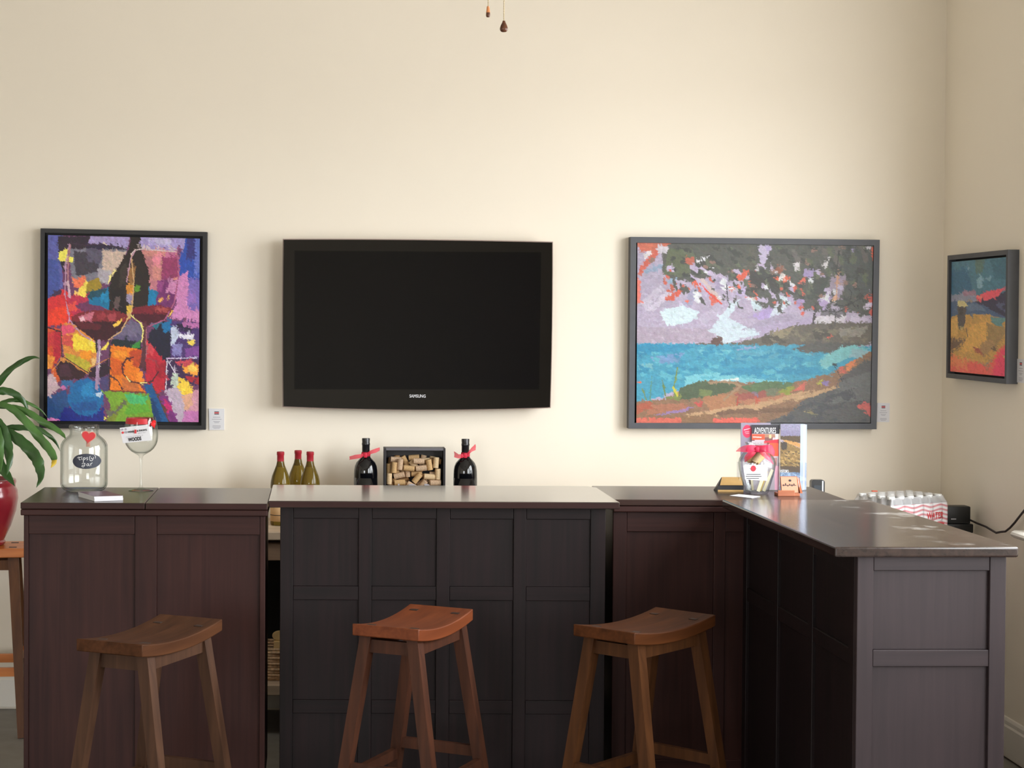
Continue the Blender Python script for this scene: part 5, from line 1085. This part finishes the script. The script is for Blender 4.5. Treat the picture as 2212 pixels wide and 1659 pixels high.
# -- cordless phone
pp = at(1765.5, 1036, 7.34); ph = pp.z - CTT
r = thing('cordless_phone', (pp.x, 7.34, CTT), 'black and silver cordless phone standing upright behind the brochures', 'phone')
M['silver'] = plain('silver_plastic', (196, 198, 204), .3, metal=.4)
M['phone_black'] = plain('black_phone_plastic', (22, 23, 27), .3)
MB().box((-.045, -.04, 0), (.045, .045, .03), .008).build('cradle', M['phone_black'], r, local=True, smooth=40)
def rr_outline(w, z0, z1, rad, n=6):
    pts = []
    for cx_, cz_, a0 in ((w - rad, z1 - rad, 0), (-w + rad, z1 - rad, PI / 2), (-w + rad, z0 + rad, PI), (w - rad, z0 + rad, 1.5 * PI)):
        for i in range(n + 1): pts.append((cx_ + rad * math.cos(a0 + PI / 2 * i / n), cz_ + rad * math.sin(a0 + PI / 2 * i / n)))
    return pts
MB().prism([Vector((x, -.012, z)) for x, z in rr_outline(.027, .0302, ph, .010)], None, (0, .028, 0)).build('handset', M['phone_black'], r, local=True)
MB().box((.0155, -.0135, .036), (.0215, -.0122, ph - .004)).build('silver_strip', M['silver'], r, local=True)
M['phone_screen'] = plain('grey_phone_screen', (70, 76, 84), .15)
MB().box((-.017, -.0145, ph - .055), (.011, -.0136, ph - .022)).build('screen', M['phone_screen'], r, local=True)

# -- shrink-wrapped water bottles
wa = math.radians(28)
wr_ = at(2018, 1075, 7.30)                         # right front corner of the pack
du = Vector((-math.cos(wa), -math.sin(wa), 0)); dv = Vector((-math.sin(wa), math.cos(wa), 0)); sp = .0505
z_top = at(1990, 1064, 7.27).z; bh = z_top - CTT
M['cap'] = plain('white_bottle_cap', (238, 238, 236), .4)
M['red_cap'] = plain('orange_red_scrap', (222, 84, 50), .5)
org = Vector((wr_.x - .012, 7.22, CTT))
cen = org + du * (sp * 2.5) + dv * (sp * 1.5)
cen.z = CTT
# keep it on the counter
r = thing('water_pack', cen, 'shrink-wrapped pack of small water bottles with flag print on the back counter', 'water bottles')
proto_b = MB().lathe([(0, .001), (.019, 0), (.0235, .006), (.0235, .05), (.0225, .054), (.0235, .058), (.0235, bh * .72), (.021, bh * .82), (.014, bh * .91), (.0118, bh * .93), (.0118, bh - .002)], 16).build('bottle', M['pet'], r, smooth=60, local=True)
proto_c = MB().lathe([(.0140, bh - .012), (.0148, bh - .011), (.0148, bh - .002), (.0135, bh), (0, bh)], 16).build('cap', M['cap'], proto_b, smooth=40, local=True)
first = True
for i in range(6):
    for j in range(4):
        pos = du * (sp * (i - 2.5)) + dv * (sp * (j - 1.5))
        if first: b_o = proto_b; b_o.location = pos; first = False
        else:
            b_o = copy_part(proto_b, r, pos); copy_part(proto_c, b_o)
# wrap: printed film round the bottles
hu, hv = sp * 3 + .001, sp * 2 + .001; zt_ = bh * .80
m_, nt_, b_ = mat_base('flag_print_film'); N = nt_.nodes.new; Lk = nt_.links.new
tc = N('ShaderNodeTexCoord'); sx_ = N('ShaderNodeSeparateXYZ'); Lk(tc.outputs['Object'], sx_.inputs[0])
wv = N('ShaderNodeMath'); wv.operation = 'SINE'; ml = N('ShaderNodeMath'); ml.operation = 'MULTIPLY'; ml.inputs[1].default_value = 75; Lk(sx_.outputs['X'], ml.inputs[0]); Lk(ml.outputs[0], wv.inputs[0])
w2 = N('ShaderNodeMath'); w2.operation = 'MULTIPLY_ADD'; w2.inputs[1].default_value = .004; Lk(wv.outputs[0], w2.inputs[0]); Lk(sx_.outputs['Z'], w2.inputs[2])
st = N('ShaderNodeMath'); st.operation = 'MULTIPLY'; st.inputs[1].default_value = 58; Lk(w2.outputs[0], st.inputs[0])
fr_ = N('ShaderNodeMath'); fr_.operation = 'FRACT'; Lk(st.outputs[0], fr_.inputs[0])
gt = N('ShaderNodeMath'); gt.operation = 'GREATER_THAN'; gt.inputs[1].default_value = .55; Lk(fr_.outputs[0], gt.inputs[0])
mx = N('ShaderNodeMix'); mx.data_type = 'RGBA'; mx.inputs[6].default_value = lin((236, 232, 234)); mx.inputs[7].default_value = lin((214, 150, 156)); Lk(gt.outputs[0], mx.inputs['Factor']); Lk(mx.outputs[2], b_.inputs['Base Color'])
b_.inputs['Roughness'].default_value = .2; b_.inputs['Alpha'].default_value = .93
M['film'] = m_
# wrap walls follow the bottles slightly (scalloped)
ring = []
def wallpts(c, d, n, nb, outw):
    for i in range(n):
        t = -1 + 2 * i / n; ring.append(c + d * t + outw * (-.004 * (.5 - .5 * math.cos(2 * PI * nb * (t + 1) / 2))))
wallpts(-dv * hv, du * hu, 48, 6, -dv); wallpts(du * hu, dv * hv, 32, 4, du); wallpts(dv * hv, -du * hu, 48, 6, dv); wallpts(-du * hu, -dv * hv, 32, 4, -du)
n = len(ring); vs = []; fs = []
for z, s in ((0.0005, 1.0), (zt_ * .5, 1.0), (zt_ * .9, 1.0), (zt_, .985)):
    for p in ring: vs.append((p.x * s, p.y * s, z))
for k in range(3):
    for i in range(n): fs.append((k * n + i, k * n + (i + 1) % n, (k + 1) * n + (i + 1) % n, (k + 1) * n + i))
MB().add(vs, fs).build('printed_wrap', M['film'], r, local=True, smooth=True)
# clear film over the necks
vs = []; fs = []
for z, s in ((zt_ + .0005, .99), (bh * .9, .93), (bh - .004, .90)):
    for p in ring: vs.append((p.x * s, p.y * s, z))
for k in range(2):
    for i in range(n): fs.append((k * n + i, k * n + (i + 1) % n, (k + 1) * n + (i + 1) % n, (k + 1) * n + i))
MB().add(vs, fs).build('clear_film', sheer('milky_shrink_film', (232, 232, 234), .42, .25), r, local=True, smooth=True)
nf = len(ring); MB().add([(p.x * .9, p.y * .9, bh + .0008) for p in ring], [tuple(range(nf))]).build('film_top', sheer('milky_film_top', (236, 236, 238), .35, .25), r, local=True)
fo = -dv * (hv + .0015) - du * hu * .55
V, Fc = text_geom('WATER', .088, .026)
MB().add([fo - du * float(a) + Vector((0, 0, zt_ * .62 + float(b))) for a, b in V], Fc).build('lettering', M['red'], r, local=True)
MB().add([tuple(fo - du * (.018 + a) + Vector((0, 0, zt_ * .33 + b))) for a, b in ((-.022, -.008), (.03, -.012), (.03, .006), (-.01, .012))], [(0, 1, 2, 3)]).build('red_patch', M['red'], r, local=True)
sc_ = MB().box((-.011, -.006, bh + .0004), (.011, .006, bh + .004), .001)
ob = sc_.build('handle_tab', M['red_cap'], r, local=True); ob.location = at(1889, 1062, 7.30) - cen; ob.location.z = 0.0

# -- black power box and its lead
kb = at(2027.5, 1094, 7.26); kc = at(2097, 1096, 7.26)
r = thing('power_box', ((kb.x + kc.x) / 2, 7.33, CTT), 'small black electronics box beside the water bottles in the corner', 'electronics')
hw = (kc.x - kb.x) / 2; hz = kb.z - CTT
M['box_plastic'] = plain('black_textured_plastic', (26, 29, 31), .45, bump=.2, bscale=500)
zs_ = at(2060, 1132, 7.26).z - CTT
MB().box((-hw, -.07, zs_ + .001), (hw, -.005, hz), .004).build('upper_case', M['box_plastic'], r, local=True, smooth=40)
MB().box((-hw + .004, -.07, 0), (hw + .012, -.005, zs_), .004).build('lower_case', M['box_plastic'], r, local=True, smooth=40)
MB().box((-.014, -.0712, zs_ + .018), (.006, -.0702, zs_ + .022)).build('badge', M['silver'], r, local=True)
M['cable'] = plain('dark_brown_cable', (44, 34, 34), .5)
cp = [(2095, 1123, 7.27), (2110, 1130, 7.22), (2130, 1138, 7.12), (2145, 1147, 7.04), (2152, 1151, 7.01), (2162, 1149, 6.97), (2172, 1148, 6.92), (2182, 1140, 6.88), (2192, 1129, 6.84), (2202, 1116, 6.80), (2214, 1101, 6.74), (2228, 1082, 6.68)]
P = [at(*q) for q in cp]; P.append(Vector((ROOM_X1 - .002, 6.64, P[-1].z + .02)))
MB().tube(P, .0042, 8).build('cable', M['cable'], r, smooth=True)

# ================================================================== things on the corner counter
ks = 7.373
def kp(x, y, Y): return at(1520 + x / ks, 900 + y / ks, Y)
def kz(x, y): return at_z(1520 + x / ks, 900 + y / ks, BT)
YB = 6.70
u7 = YB / F_PX / ks
# -- acrylic brochure holder
hb = kp(880, 1180, YB); h0 = BT
r = thing('brochure_holder', (kp(1120, 1180, YB).x, YB, BT), 'clear acrylic stand holding the upright brochures', 'brochure holder')
xl, xr = kp(565, 1000, YB).x, kp(1640, 1000, YB).x; zt = kp(900, 735, YB).z
MB().box((xl, YB - .002, BT), (xr, YB, zt), .0005).build('front_wall', M['acrylic'], r)
MB().box((xl, YB + .040, BT), (xr, YB + .042, zt + .06), .0005).build('back_wall', M['acrylic'], r)
MB().box((xl, YB + .0003, BT), (xl + .002, YB + .0397, zt), .0005).build('side_wall', M['acrylic'], r)
MB().box((xr - .002, YB + .0003, BT), (xr, YB + .0397, zt), .0005).build('side_wall', M['acrylic'], r)
xm = kp(1205, 1000, YB).x
MB().box((xm, YB + .0003, BT), (xm + .002, YB + .0397, zt), .0005).build('divider', M['acrylic'], r)
MB().box((xl + .0025, YB + .0003, BT), (xr - .0025, YB + .0397, BT + .002)).build('floor_plate', M['acrylic'], r)
M['page'] = plain('paper_edges', (196, 200, 212), .6)
M['page_blue'] = plain('blue_tinted_paper_edges', (160, 172, 194), .6)
def brochure(name, label, cat, c2, Yf, thick, ops, base, nx, ny, group=None, words=(), jit=0.0):
    z0 = BT + .0024
    c3 = [kp(c2[0][0], c2[0][1], Yf), kp(c2[1][0], c2[1][1], Yf), kp(c2[2][0], c2[2][1], Yf), kp(c2[3][0], c2[3][1], Yf)]
    c3[2].z = c3[3].z = z0; c3[1].x = c3[2].x = (c3[1].x + c3[2].x) / 2; c3[0].x = c3[3].x = (c3[0].x + c3[3].x) / 2
    r = thing(name, ((c3[2] + c3[3]) / 2), label, cat, group)
    panel('cover', r, c3, c2, ops, nx * 2, ny * 2, base, jit, 10, jit * .012, M['print'], 4)
    MB().prism([p + Vector((0, .0004, 0)) for p in c3], None, (0, thick, 0)).build('pages', M['page'], r)
    for body, x, y, w, h, m, k in words:
        lettering(body, M[m], r, kp(x, y, Yf) + Vector((0, -.0005, 0)), (1, 0, 0), (0, 0, 1), w=w * u7, h=h * u7, **k)
    return r
opsA = [(E_,(206,44,82),690,237,76,105),(L_,(238,214,224),8,[(640,215),(735,190)]),(L_,(238,214,224),5,[(655,250),(720,240)]),(L_,(238,214,224),5,[(665,275),(720,268)]),(P_,(142,130,148),[(590,700),(1065,700),(1065,1200),(590,1200)])]
brochure('leaflet', 'lilac-grey leaflet with pink circle, behind the adventures booklet', 'leaflet', ((590, 100), (1063, 100), (1063, 1190), (590, 1190)), YB + .022, .004, opsA, (132, 124, 142), 60, 120,
         )
opsB = [(P_,(36,34,42),[(750,120),(1220,120),(1220,275),(750,275)]), (P_,(240,76,50),[(740,280),(972,280),(972,375),(740,375)]), (L_,(250,210,200),14,[(785,328),(915,334)]), (P_,(150,110,90),[(972,280),(1140,280),(1140,340),(972,340)]), (P_,(110,70,70),[(972,335),(1100,330),(1100,400),(972,400)]), (P_,(196,170,130),[(1040,290),(1080,290),(1080,350),(1040,350)]), (P_,(196,40,56),[(960,395),(1060,385),(1195,360),(1195,440),(960,440)]), (P_,(236,226,220),[(1140,280),(1220,280),(1220,360),(1150,370)]), (P_,(248,82,50),[(1050,425),(1192,425),(1192,640),(1050,640)]), (P_,(70,40,50),[(765,375),(810,375),(810,390),(765,390)]), (P_,(206,120,110),[(765,470),(1040,470),(1040,640),(765,640)]), (P_,(170,120,120),[(1120,665),(1170,665),(1165,790),(1125,790)]), (P_,(232,170,190),[(1130,800),(1200,800),(1200,1190),(1130,1190)])]
brochure('booklet', 'adventures booklet with black title band and orange boxes', 'booklet', ((765, 130), (1212, 130), (1195, 1190), (765, 1190)), YB + .014, .005, opsB, (178, 166, 174), 100, 220,
         words=(('ADVENTURES', 978, 220, 345, 92, 'white_ink', dict(spacing=1.12)),))
opsC = [(P_,(124,121,143),[(1210,100),(1560,100),(1560,330),(1210,330)]), (P_,(114,109,134),[(1210,220),(1560,220),(1560,330),(1210,330)]), (P_,(74,60,44),[(1200,310),(1560,310),(1560,430),(1400,400),(1280,370),(1200,360)]), (P_,(170,126,74),[(1260,365),(1400,395),(1560,440),(1560,520),(1440,460),(1300,420)]), (P_,(120,96,58),[(1200,400),(1330,420),(1560,520),(1560,860),(1200,860)]), (P_,(60,52,46),[(1230,400),(1330,410),(1330,530),(1250,550)]), (D_,(150,124,78),[(1220,560),(1560,560),(1560,800),(1220,800)],.35,24,.7), (D_,(84,70,50),[(1220,520),(1560,520),(1560,860),(1220,860)],.25,20,.4), (P_,(80,66,52),[(1200,800),(1560,800),(1560,900),(1200,900)]), (P_,(88,110,140),[(1200,900),(1560,900),(1560,1190),(1200,1190)]), (D_,(120,150,180),[(1200,910),(1560,910),(1560,1190),(1200,1190)],.4,18,1.5)]
for k in range(4):
    offx = k * 26
    if k == 0:
        brochure('visitor_guide', "front visitor's guide with a brown hillside photo cover", 'guide', ((1228, 118), (1540, 120), (1535, 1190), (1212, 1190)), YB + .006, .003, opsC, (150, 140, 150), 90, 230, "visitor's guides",
                 jit=4.0, words=(("VISITOR'S", 1282, 868, 140, 46, 'white_ink', {}),))
    else:
        c0 = kp(1240 + offx, 112 + k * 4, YB + .006 + k * .0075); c1_ = kp(1545 + offx + 22, 112 + k * 4, YB + .006 + k * .0075)
        g = MB().box((c0.x, c0.y, BT + .0024), (c1_.x, c0.y + .003, c0.z)).build('visitor_guide', M['page_blue' if k % 2 else 'page'])
        tag(g, ('', "guide directly behind the hillside cover, showing only its white edge", "third visitor's guide back, a pale strip at the right", "hindmost visitor's guide in the clear stand")[k], 'guide', "visitor's guides")

# -- vase of corks and straws with sheer bow
YV = 6.56; vp = kp(850, 1232, YV); us = YV / F_PX / ks
vb = at_z(1520 + 845 / ks, 900 + 1225 / ks, BT); YV = vb.y; us = YV / F_PX / ks
r = thing('glass_vase', vb, 'round glass vase with pink bow and white card, holding straws', 'vase')
rows = [(0, 1232), (150, 1234), (172, 1228), (190, 1190), (225, 1080), (262, 950), (285, 840), (295, 740), (280, 680), (235, 610), (190, 560), (172, 520), (172, 470), (184, 440), (192, 425), (190, 418)]
inn = [(184, 420), (164, 470), (164, 525), (182, 568), (226, 616), (270, 684), (284, 742), (274, 840), (252, 950), (214, 1080), (176, 1185), (140, 1200), (0, 1202)]
MB().lathe(pr(rows + inn, 1236, us), 40).build('glass_body', M['glass'], r, smooth=60, local=True)
def vpt(x, y, off): return Vector(((x - 845) * us, off, (1236 - y) * us))
card4 = [vpt(580, 752, -.066), vpt(945, 752, -.066), vpt(940, 1005, -.064), vpt(588, 985, -.064)]
cd = MB().prism(card4, None, (0, .0008, 0)).build('card', M['white_card'], r, local=True)
M['logo_red'] = plain('dark_red_print', (178, 36, 54), .5)
MB().add([vpt(718 + 42 * math.cos(2 * PI * i / 24), 810 + 48 * math.sin(2 * PI * i / 24), -.0664) for i in range(24)], [tuple(range(24))]).build('emblem', M['logo_red'], cd, local=True)
MB().add([vpt(650, 814, -.0662), vpt(790, 814, -.0662), vpt(790, 819, -.0662), vpt(650, 819, -.0662)], [(0, 1, 2, 3)]).build('emblem_line', M['ink'], cd, local=True)
for yy, x0_, x1_ in ((902, 608, 835), (935, 600, 850), (968, 610, 810)):
    MB().add([vpt(x0_, yy - 5, -.0662), vpt(x1_, yy - 5, -.0662), vpt(x1_, yy + 5, -.0662), vpt(x0_, yy + 5, -.0662)], [(0, 1, 2, 3)]).build('print_line', M['ink'], cd, local=True)
M['bow'] = sheer('sheer_crimson_organza', (206, 24, 74), .72)
nk = 176 * us
MB().lathe([(nk + .001, (1236 - 560) * us), (nk - .002, (1236 - 520) * us), (nk - .001, (1236 - 475) * us)], 32).build('ribbon_band', M['bow'], r, smooth=True, local=True)
yb_ = -nk - .006
def rib(pts, wid, nm):
    MB().strip([vpt(x, y, yb_ + o) for x, y, o in pts], [w * us for w in wid], Vector((0, .5, 1)), .18).build(nm, M['bow'], r, smooth=True, local=True)
rib([(800, 500, 0), (720, 490, -.012), (640, 500, -.016), (580, 505, -.01), (520, 520, 0), (465, 548, .004)], [60, 110, 130, 110, 70, 10], 'bow_tail')
rib([(790, 520, -.002), (720, 560, -.014), (650, 610, -.016), (600, 660, -.012), (585, 690, -.008)], [60, 120, 130, 110, 60], 'bow_loop')
rib([(800, 510, 0), (880, 495, -.012), (960, 500, -.016), (1030, 520, -.012), (1050, 560, -.004)], [60, 110, 150, 170, 150], 'bow_loop')
rib([(810, 530, -.002), (870, 570, -.014), (940, 620, -.016), (1000, 670, -.010), (1050, 740, -.004)], [60, 120, 120, 100, 20], 'bow_tail')
MB().box(vpt(755, 560, yb_ - .012), vpt(825, 470, yb_ + .004), .006).build('bow_knot', M['bow'], r, smooth=40, local=True)
M['straw'] = plain('cream_straw', (238, 228, 196), .5)
M['gold_straw'] = plain('gold_straw', (206, 176, 96), .5)
base = Vector(vb)
for k, (xa, ya, xb, yb2, dd, mm, ww) in enumerate(((850, 1195, 960, 880, -.014, 'straw', 52), (900, 1195, 1010, 880, .0, 'gold_straw', 30), (950, 1195, 1085, 850, -.006, 'straw', 46), (800, 1190, 760, 900, .018, 'straw', 36))):
    o = MB().bar(vpt(xa, ya, dd), vpt(xb, yb2, dd * .6), (ww * us, .004), (ww * us, .004)).build('paper_strip', M[mm]); o.location = base
    tag(o, ('cream paper strip leaning in the glass vase, left of the gold one', 'narrow gold paper strip leaning in the glass vase', 'rightmost cream paper strip leaning in the glass vase', 'pale strip behind the card in the glass vase')[k], 'strip', 'strips in the glass vase')
for k, (x, y, dd, an) in enumerate(((770, 665, .0, 1.2), (835, 640, -.012, .5), (800, 700, .016, 1.6), (880, 690, .004, 1.0))):
    c = bpy.data.objects.new('wine_cork', cork_me[k % 3]); COL.objects.link(c); c.location = base + vpt(x, y, dd); c.rotation_euler = (.2, an, .3 * k)
    tag(c, 'wine cork inside the glass vase under the pink bow', 'cork', 'corks in the glass vase')

# -- kraft-topped black box
a = kz(222, 1195); b = kz(632, 1195); Yk = a.y
r = thing('kraft_box', ((a.x + b.x) / 2, Yk, BT), 'black box with sloping kraft paper top, left of the glass vase', 'box')
zt1 = kp(400, 1100, Yk).z; zt2 = kp(400, 970, Yk + .06).z; zbk = kp(400, 1165, Yk).z
x0, x1 = a.x, b.x; xi = kp(290, 970, Yk + .06).x; xj = kp(610, 970, Yk + .06).x
M['kraft_paper'] = plain('kraft_paper', (206, 166, 106), .7, var=.05, vscale=50)
MB().add([(x0, Yk, BT), (x1, Yk, BT), (x1, Yk + .07, BT), (x0, Yk + .07, BT), (x0, Yk, zt1), (x1, Yk, zt1), (xj, Yk + .06, zt2), (xi, Yk + .06, zt2), (xj, Yk + .07, zt2), (xi, Yk + .07, zt2)],
         [(0, 3, 2, 1), (0, 1, 5, 4), (4, 5, 6, 7), (7, 6, 8, 9), (9, 8, 2, 3), (1, 2, 8, 6, 5), (0, 4, 7, 9, 3)]).build('body', M['box_black'], r)
e = .004
MB().prism([(x0 + .009, Yk + .002, zt1 + .0012), (x1 - .002, Yk + .002, zt1 + .0012), (xj - .001, Yk + .059, zt2 + .0012), (xi, Yk + .059, zt2 + .0012)], None, (0, -.0006, .0008)).build('kraft_cover', M['kraft_paper'], r)
MB().box((x0 + .001, Yk - .0006, BT), (x1 - .001, Yk, zbk)).build('gold_reflection', M['kraft_paper'], r)  # golden light reflected below the black front, painted as a strip

# -- wooden card holder
a = kz(1165, 1250); b = kz(1560, 1262)
cxm = kp(1370, 1240, b.y).x; Yw = b.y; w7 = Yw / F_PX / ks
r = thing('card_holder', (cxm, Yw, BT), 'small orange wooden holder with business cards on the counter', 'card holder')
M['cherry'] = wood('cherry_wood', (150, 82, 52), (176, 106, 72), .4, 'X', scale=1.5)
def wp(x, y, off): return Vector(((x - 1370) * w7, off, (1258 - y) * w7))
ang = math.radians(-14)
r.rotation_euler = (0, 0, 0)
MB().box((wp(1168, 0, 0).x, -.012, 0), (wp(1520, 0, 0).x, .040, .010), .001).build('base', M['cherry'], r, local=True)
MB().box((wp(1166, 0, 0).x, -.016, 0), (wp(1432, 0, 0).x, -.0122, .021), .001).build('front_lip', M['cherry'], r, local=True)
x0, x1 = wp(1235, 0, 0).x, wp(1525, 0, 0).x; zc = (1258 - 962) * w7
MB().add([(x0, .002, .0102), (x1, .002, .0102), (x1 , .034, zc), (x0 + .004, .034, zc), (x0, .006, .0102), (x1, .006, .0102), (x1, .038, zc), (x0 + .004, .038, zc)],
         [(0, 1, 2, 3), (7, 6, 5, 4), (0, 4, 5, 1), (1, 5, 6, 2), (2, 6, 7, 3), (3, 7, 4, 0)]).build('back_rest', M['cherry'], r, local=True)
MB().prism([(wp(1528, 0, 0).x, -.010, .0102), (wp(1528, 0, 0).x, .040, .0102), (wp(1528, 0, 0).x, .040, zc * .93)], None, (.008, 0, 0)).build('side_wedge', M['cherry'], r, local=True)
M['salmon_card'] = plain('salmon_card', (192, 134, 106), .6)
def slope(x, t, l=.0): # point on the sloping rest
    return Vector((x, .002 - l + .032 * t, .0102 + (zc - .0102) * t))
cd = MB()
cards = []
for k in range(3):
    c = MB().add([slope(x0 + .002, .02, .0012 + k * .0012), slope(x1 - .003, .02, .0012 + k * .0012), slope(x1 - .003, .97, .0012 + k * .0012), slope(x0 + .005, .97, .0012 + k * .0012)], [(0, 1, 2, 3)]).build('business_card', M['salmon_card'])
    so = c.modifiers.new('body', 'SOLIDIFY'); so.thickness = .0006
    c.location = r.location; tag(c, ('hindmost salmon business card, against the rest of the wooden holder', 'middle one of the salmon business cards in the wooden holder', 'foremost salmon business card with dark dot, in the wooden holder')[k], 'card', 'business cards in the wooden holder'); cards.append(c)
xc = (x0 + x1) / 2
MB().add([slope(xc + .004 + .005 * math.cos(2 * PI * i / 16), .76 + .07 * math.sin(2 * PI * i / 16), .0044) for i in range(16)], [tuple(range(16))]).build('emblem', M['ink'], cards[2], local=True)
MB().add([slope(x0 + .006, .455, .0044), slope(x1 - .008, .455, .0044), slope(x1 - .008, .49, .0044), slope(x0 + .006, .49, .0044)], [(0, 1, 2, 3)]).build('print_line', M['ink'], cards[2], local=True)
for k in range(6):
    xx = x0 + .010 + k * .0075
    lo_, hi_ = ((.42, .52), (.47, .60), (.40, .49), (.46, .56), (.41, .53), (.47, .58))[k]
    MB().add([slope(xx, lo_, .0046), slope(xx + .0034, lo_, .0046), slope(xx + .0034, hi_, .0046), slope(xx, hi_, .0046)], [(0, 1, 2, 3)]).build('print_mark', M['ink'], cards[2], local=True)
o = MB().add([slope(x1 + .001, .0, .004), slope(x1 + .0022, .0, .004), slope(x1 + .0022, .95, .004), slope(x1 + .001, .95, .004)], [(0, 1, 2, 3)]).build('white_edge', M['white_card'], r, local=True)

# -- loose white card lying on the counter
pts = [kz(x, y) for x, y in ((412, 1262), (560, 1240), (905, 1276), (770, 1302))]
o = MB().prism([p + Vector((0, 0, .0056 if p.y < 6.36 else .0006)) for p in pts], None, (0, 0, .0008)).build('loose_card', M['white_card'])
tag(o, 'white card lying flat on the counter below the glass vase', 'card')

# ================================================================== ceiling fan (only its pull chains hang into view)
YF = 4.6
f1p, f2p = at(1054.5, 13, YF), at(1088.5, 45, YF)
fc = Vector(((f1p.x + f2p.x) / 2, YF + .03, ROOM_H))
r = thing('ceiling_fan', fc, 'ceiling fan whose two beaded pull chains hang into view', 'ceiling fan')
M['bronze'] = plain('bronze_metal', (70, 54, 42), .35, metal=.6)
M['brass'] = plain('pale_brass', (206, 190, 150), .3, metal=.7)
M['fob'] = wood('turned_fob_wood', (70, 42, 28), (108, 64, 40), .3, 'Z', scale=2)
M['fob_light'] = plain('orange_fob_wood', (214, 140, 88), .35)
M['blade'] = wood('fan_blade_wood', (84, 54, 36), (110, 74, 50), .4, 'X')
z_m = 2.72
MB().lathe([(0, ROOM_H - .001), (.07, ROOM_H - .001), (.075, ROOM_H - .02), (.04, ROOM_H - .06), (0, ROOM_H - .065)], 28, (fc.x, fc.y, 0)).build('canopy', M['bronze'], r, smooth=40)
MB().tube([(fc.x, fc.y, ROOM_H - .06), (fc.x, fc.y, z_m + .15)], .012, 12).build('downrod', M['bronze'], r, smooth=True)
MB().lathe([(0, z_m + .16), (.06, z_m + .155), (.12, z_m + .12), (.125, z_m + .05), (.09, z_m), (.07, z_m - .06), (0, z_m - .065)], 32, (fc.x, fc.y, 0)).build('motor', M['bronze'], r, smooth=40)
for k in range(5):
    a = 2 * PI * k / 5 + .3
    b = MB().box((.13, -.065, .055), (.62, .065, .063), .003).build('blade', M['blade'], r, local=True)
    b.rotation_euler = (math.radians(10), 0, a); b.location = (0, 0, z_m - fc.z)
    h = MB().box((.08, -.018, .050), (.16, .018, .0548)).build('blade_arm', M['bronze'], r, local=True); h.rotation_euler = (0, 0, a); h.location = (0, 0, z_m - fc.z)
def chain(x, y, z0, z1):
    n = int((z1 - z0) / .0042); mb = MB(); mb.tube([(x, y, z0), (x, y, z1)], .0006, 5)
    c = mb.build('pull_chain', M['brass'], r)
    bd = MB()
    bead = [(0, -.0016), (.0013, -.001), (.0017, 0), (.0013, .001), (0, .0016)]
    for i in range(n): bd.lathe(bead, 8, (x, y, z0 + (i + .5) * .0042))
    q = bd.build('chain_beads', M['brass'], c, smooth=True); q['kind'] = 'stuff'
    return c
s1 = YF / F_PX
z_top = z_m - .05
t1 = at(1054.5, 14, YF); b1 = at(1054.5, 37.5, YF)
c1_ = chain(t1.x, YF, t1.z, z_top)
hh = t1.z - b1.z
fb = MB().lathe([(0, 0), (.0036, .0004), (.0052, .003), (.0054, .006), (.0050, hh * .44)], 20, (t1.x, YF, b1.z)).build('fob_base', M['fob'], c1_, smooth=40)
MB().lathe([(.0050, hh * .44), (.0042, hh * .7), (.0034, hh * .97), (.0036, hh), (0, hh)], 20, (t1.x, YF, b1.z)).build('fob_tip', M['fob_light'], c1_, smooth=40)
t2 = at(1088.5, 45, YF); b2 = at(1088.5, 69.5, YF); hh = t2.z - b2.z
c2_ = chain(t2.x, YF, t2.z, z_top)
MB().lathe([(0, 0), (.0055, .0006), (.0086, .003), (.0101, .0068), (.0098, .0105), (.0082, .016), (.0056, .0215), (.0034, hh * .93), (.0036, hh), (0, hh)], 24, (t2.x, YF, b2.z)).build('fob', M['fob'], c2_, smooth=40)
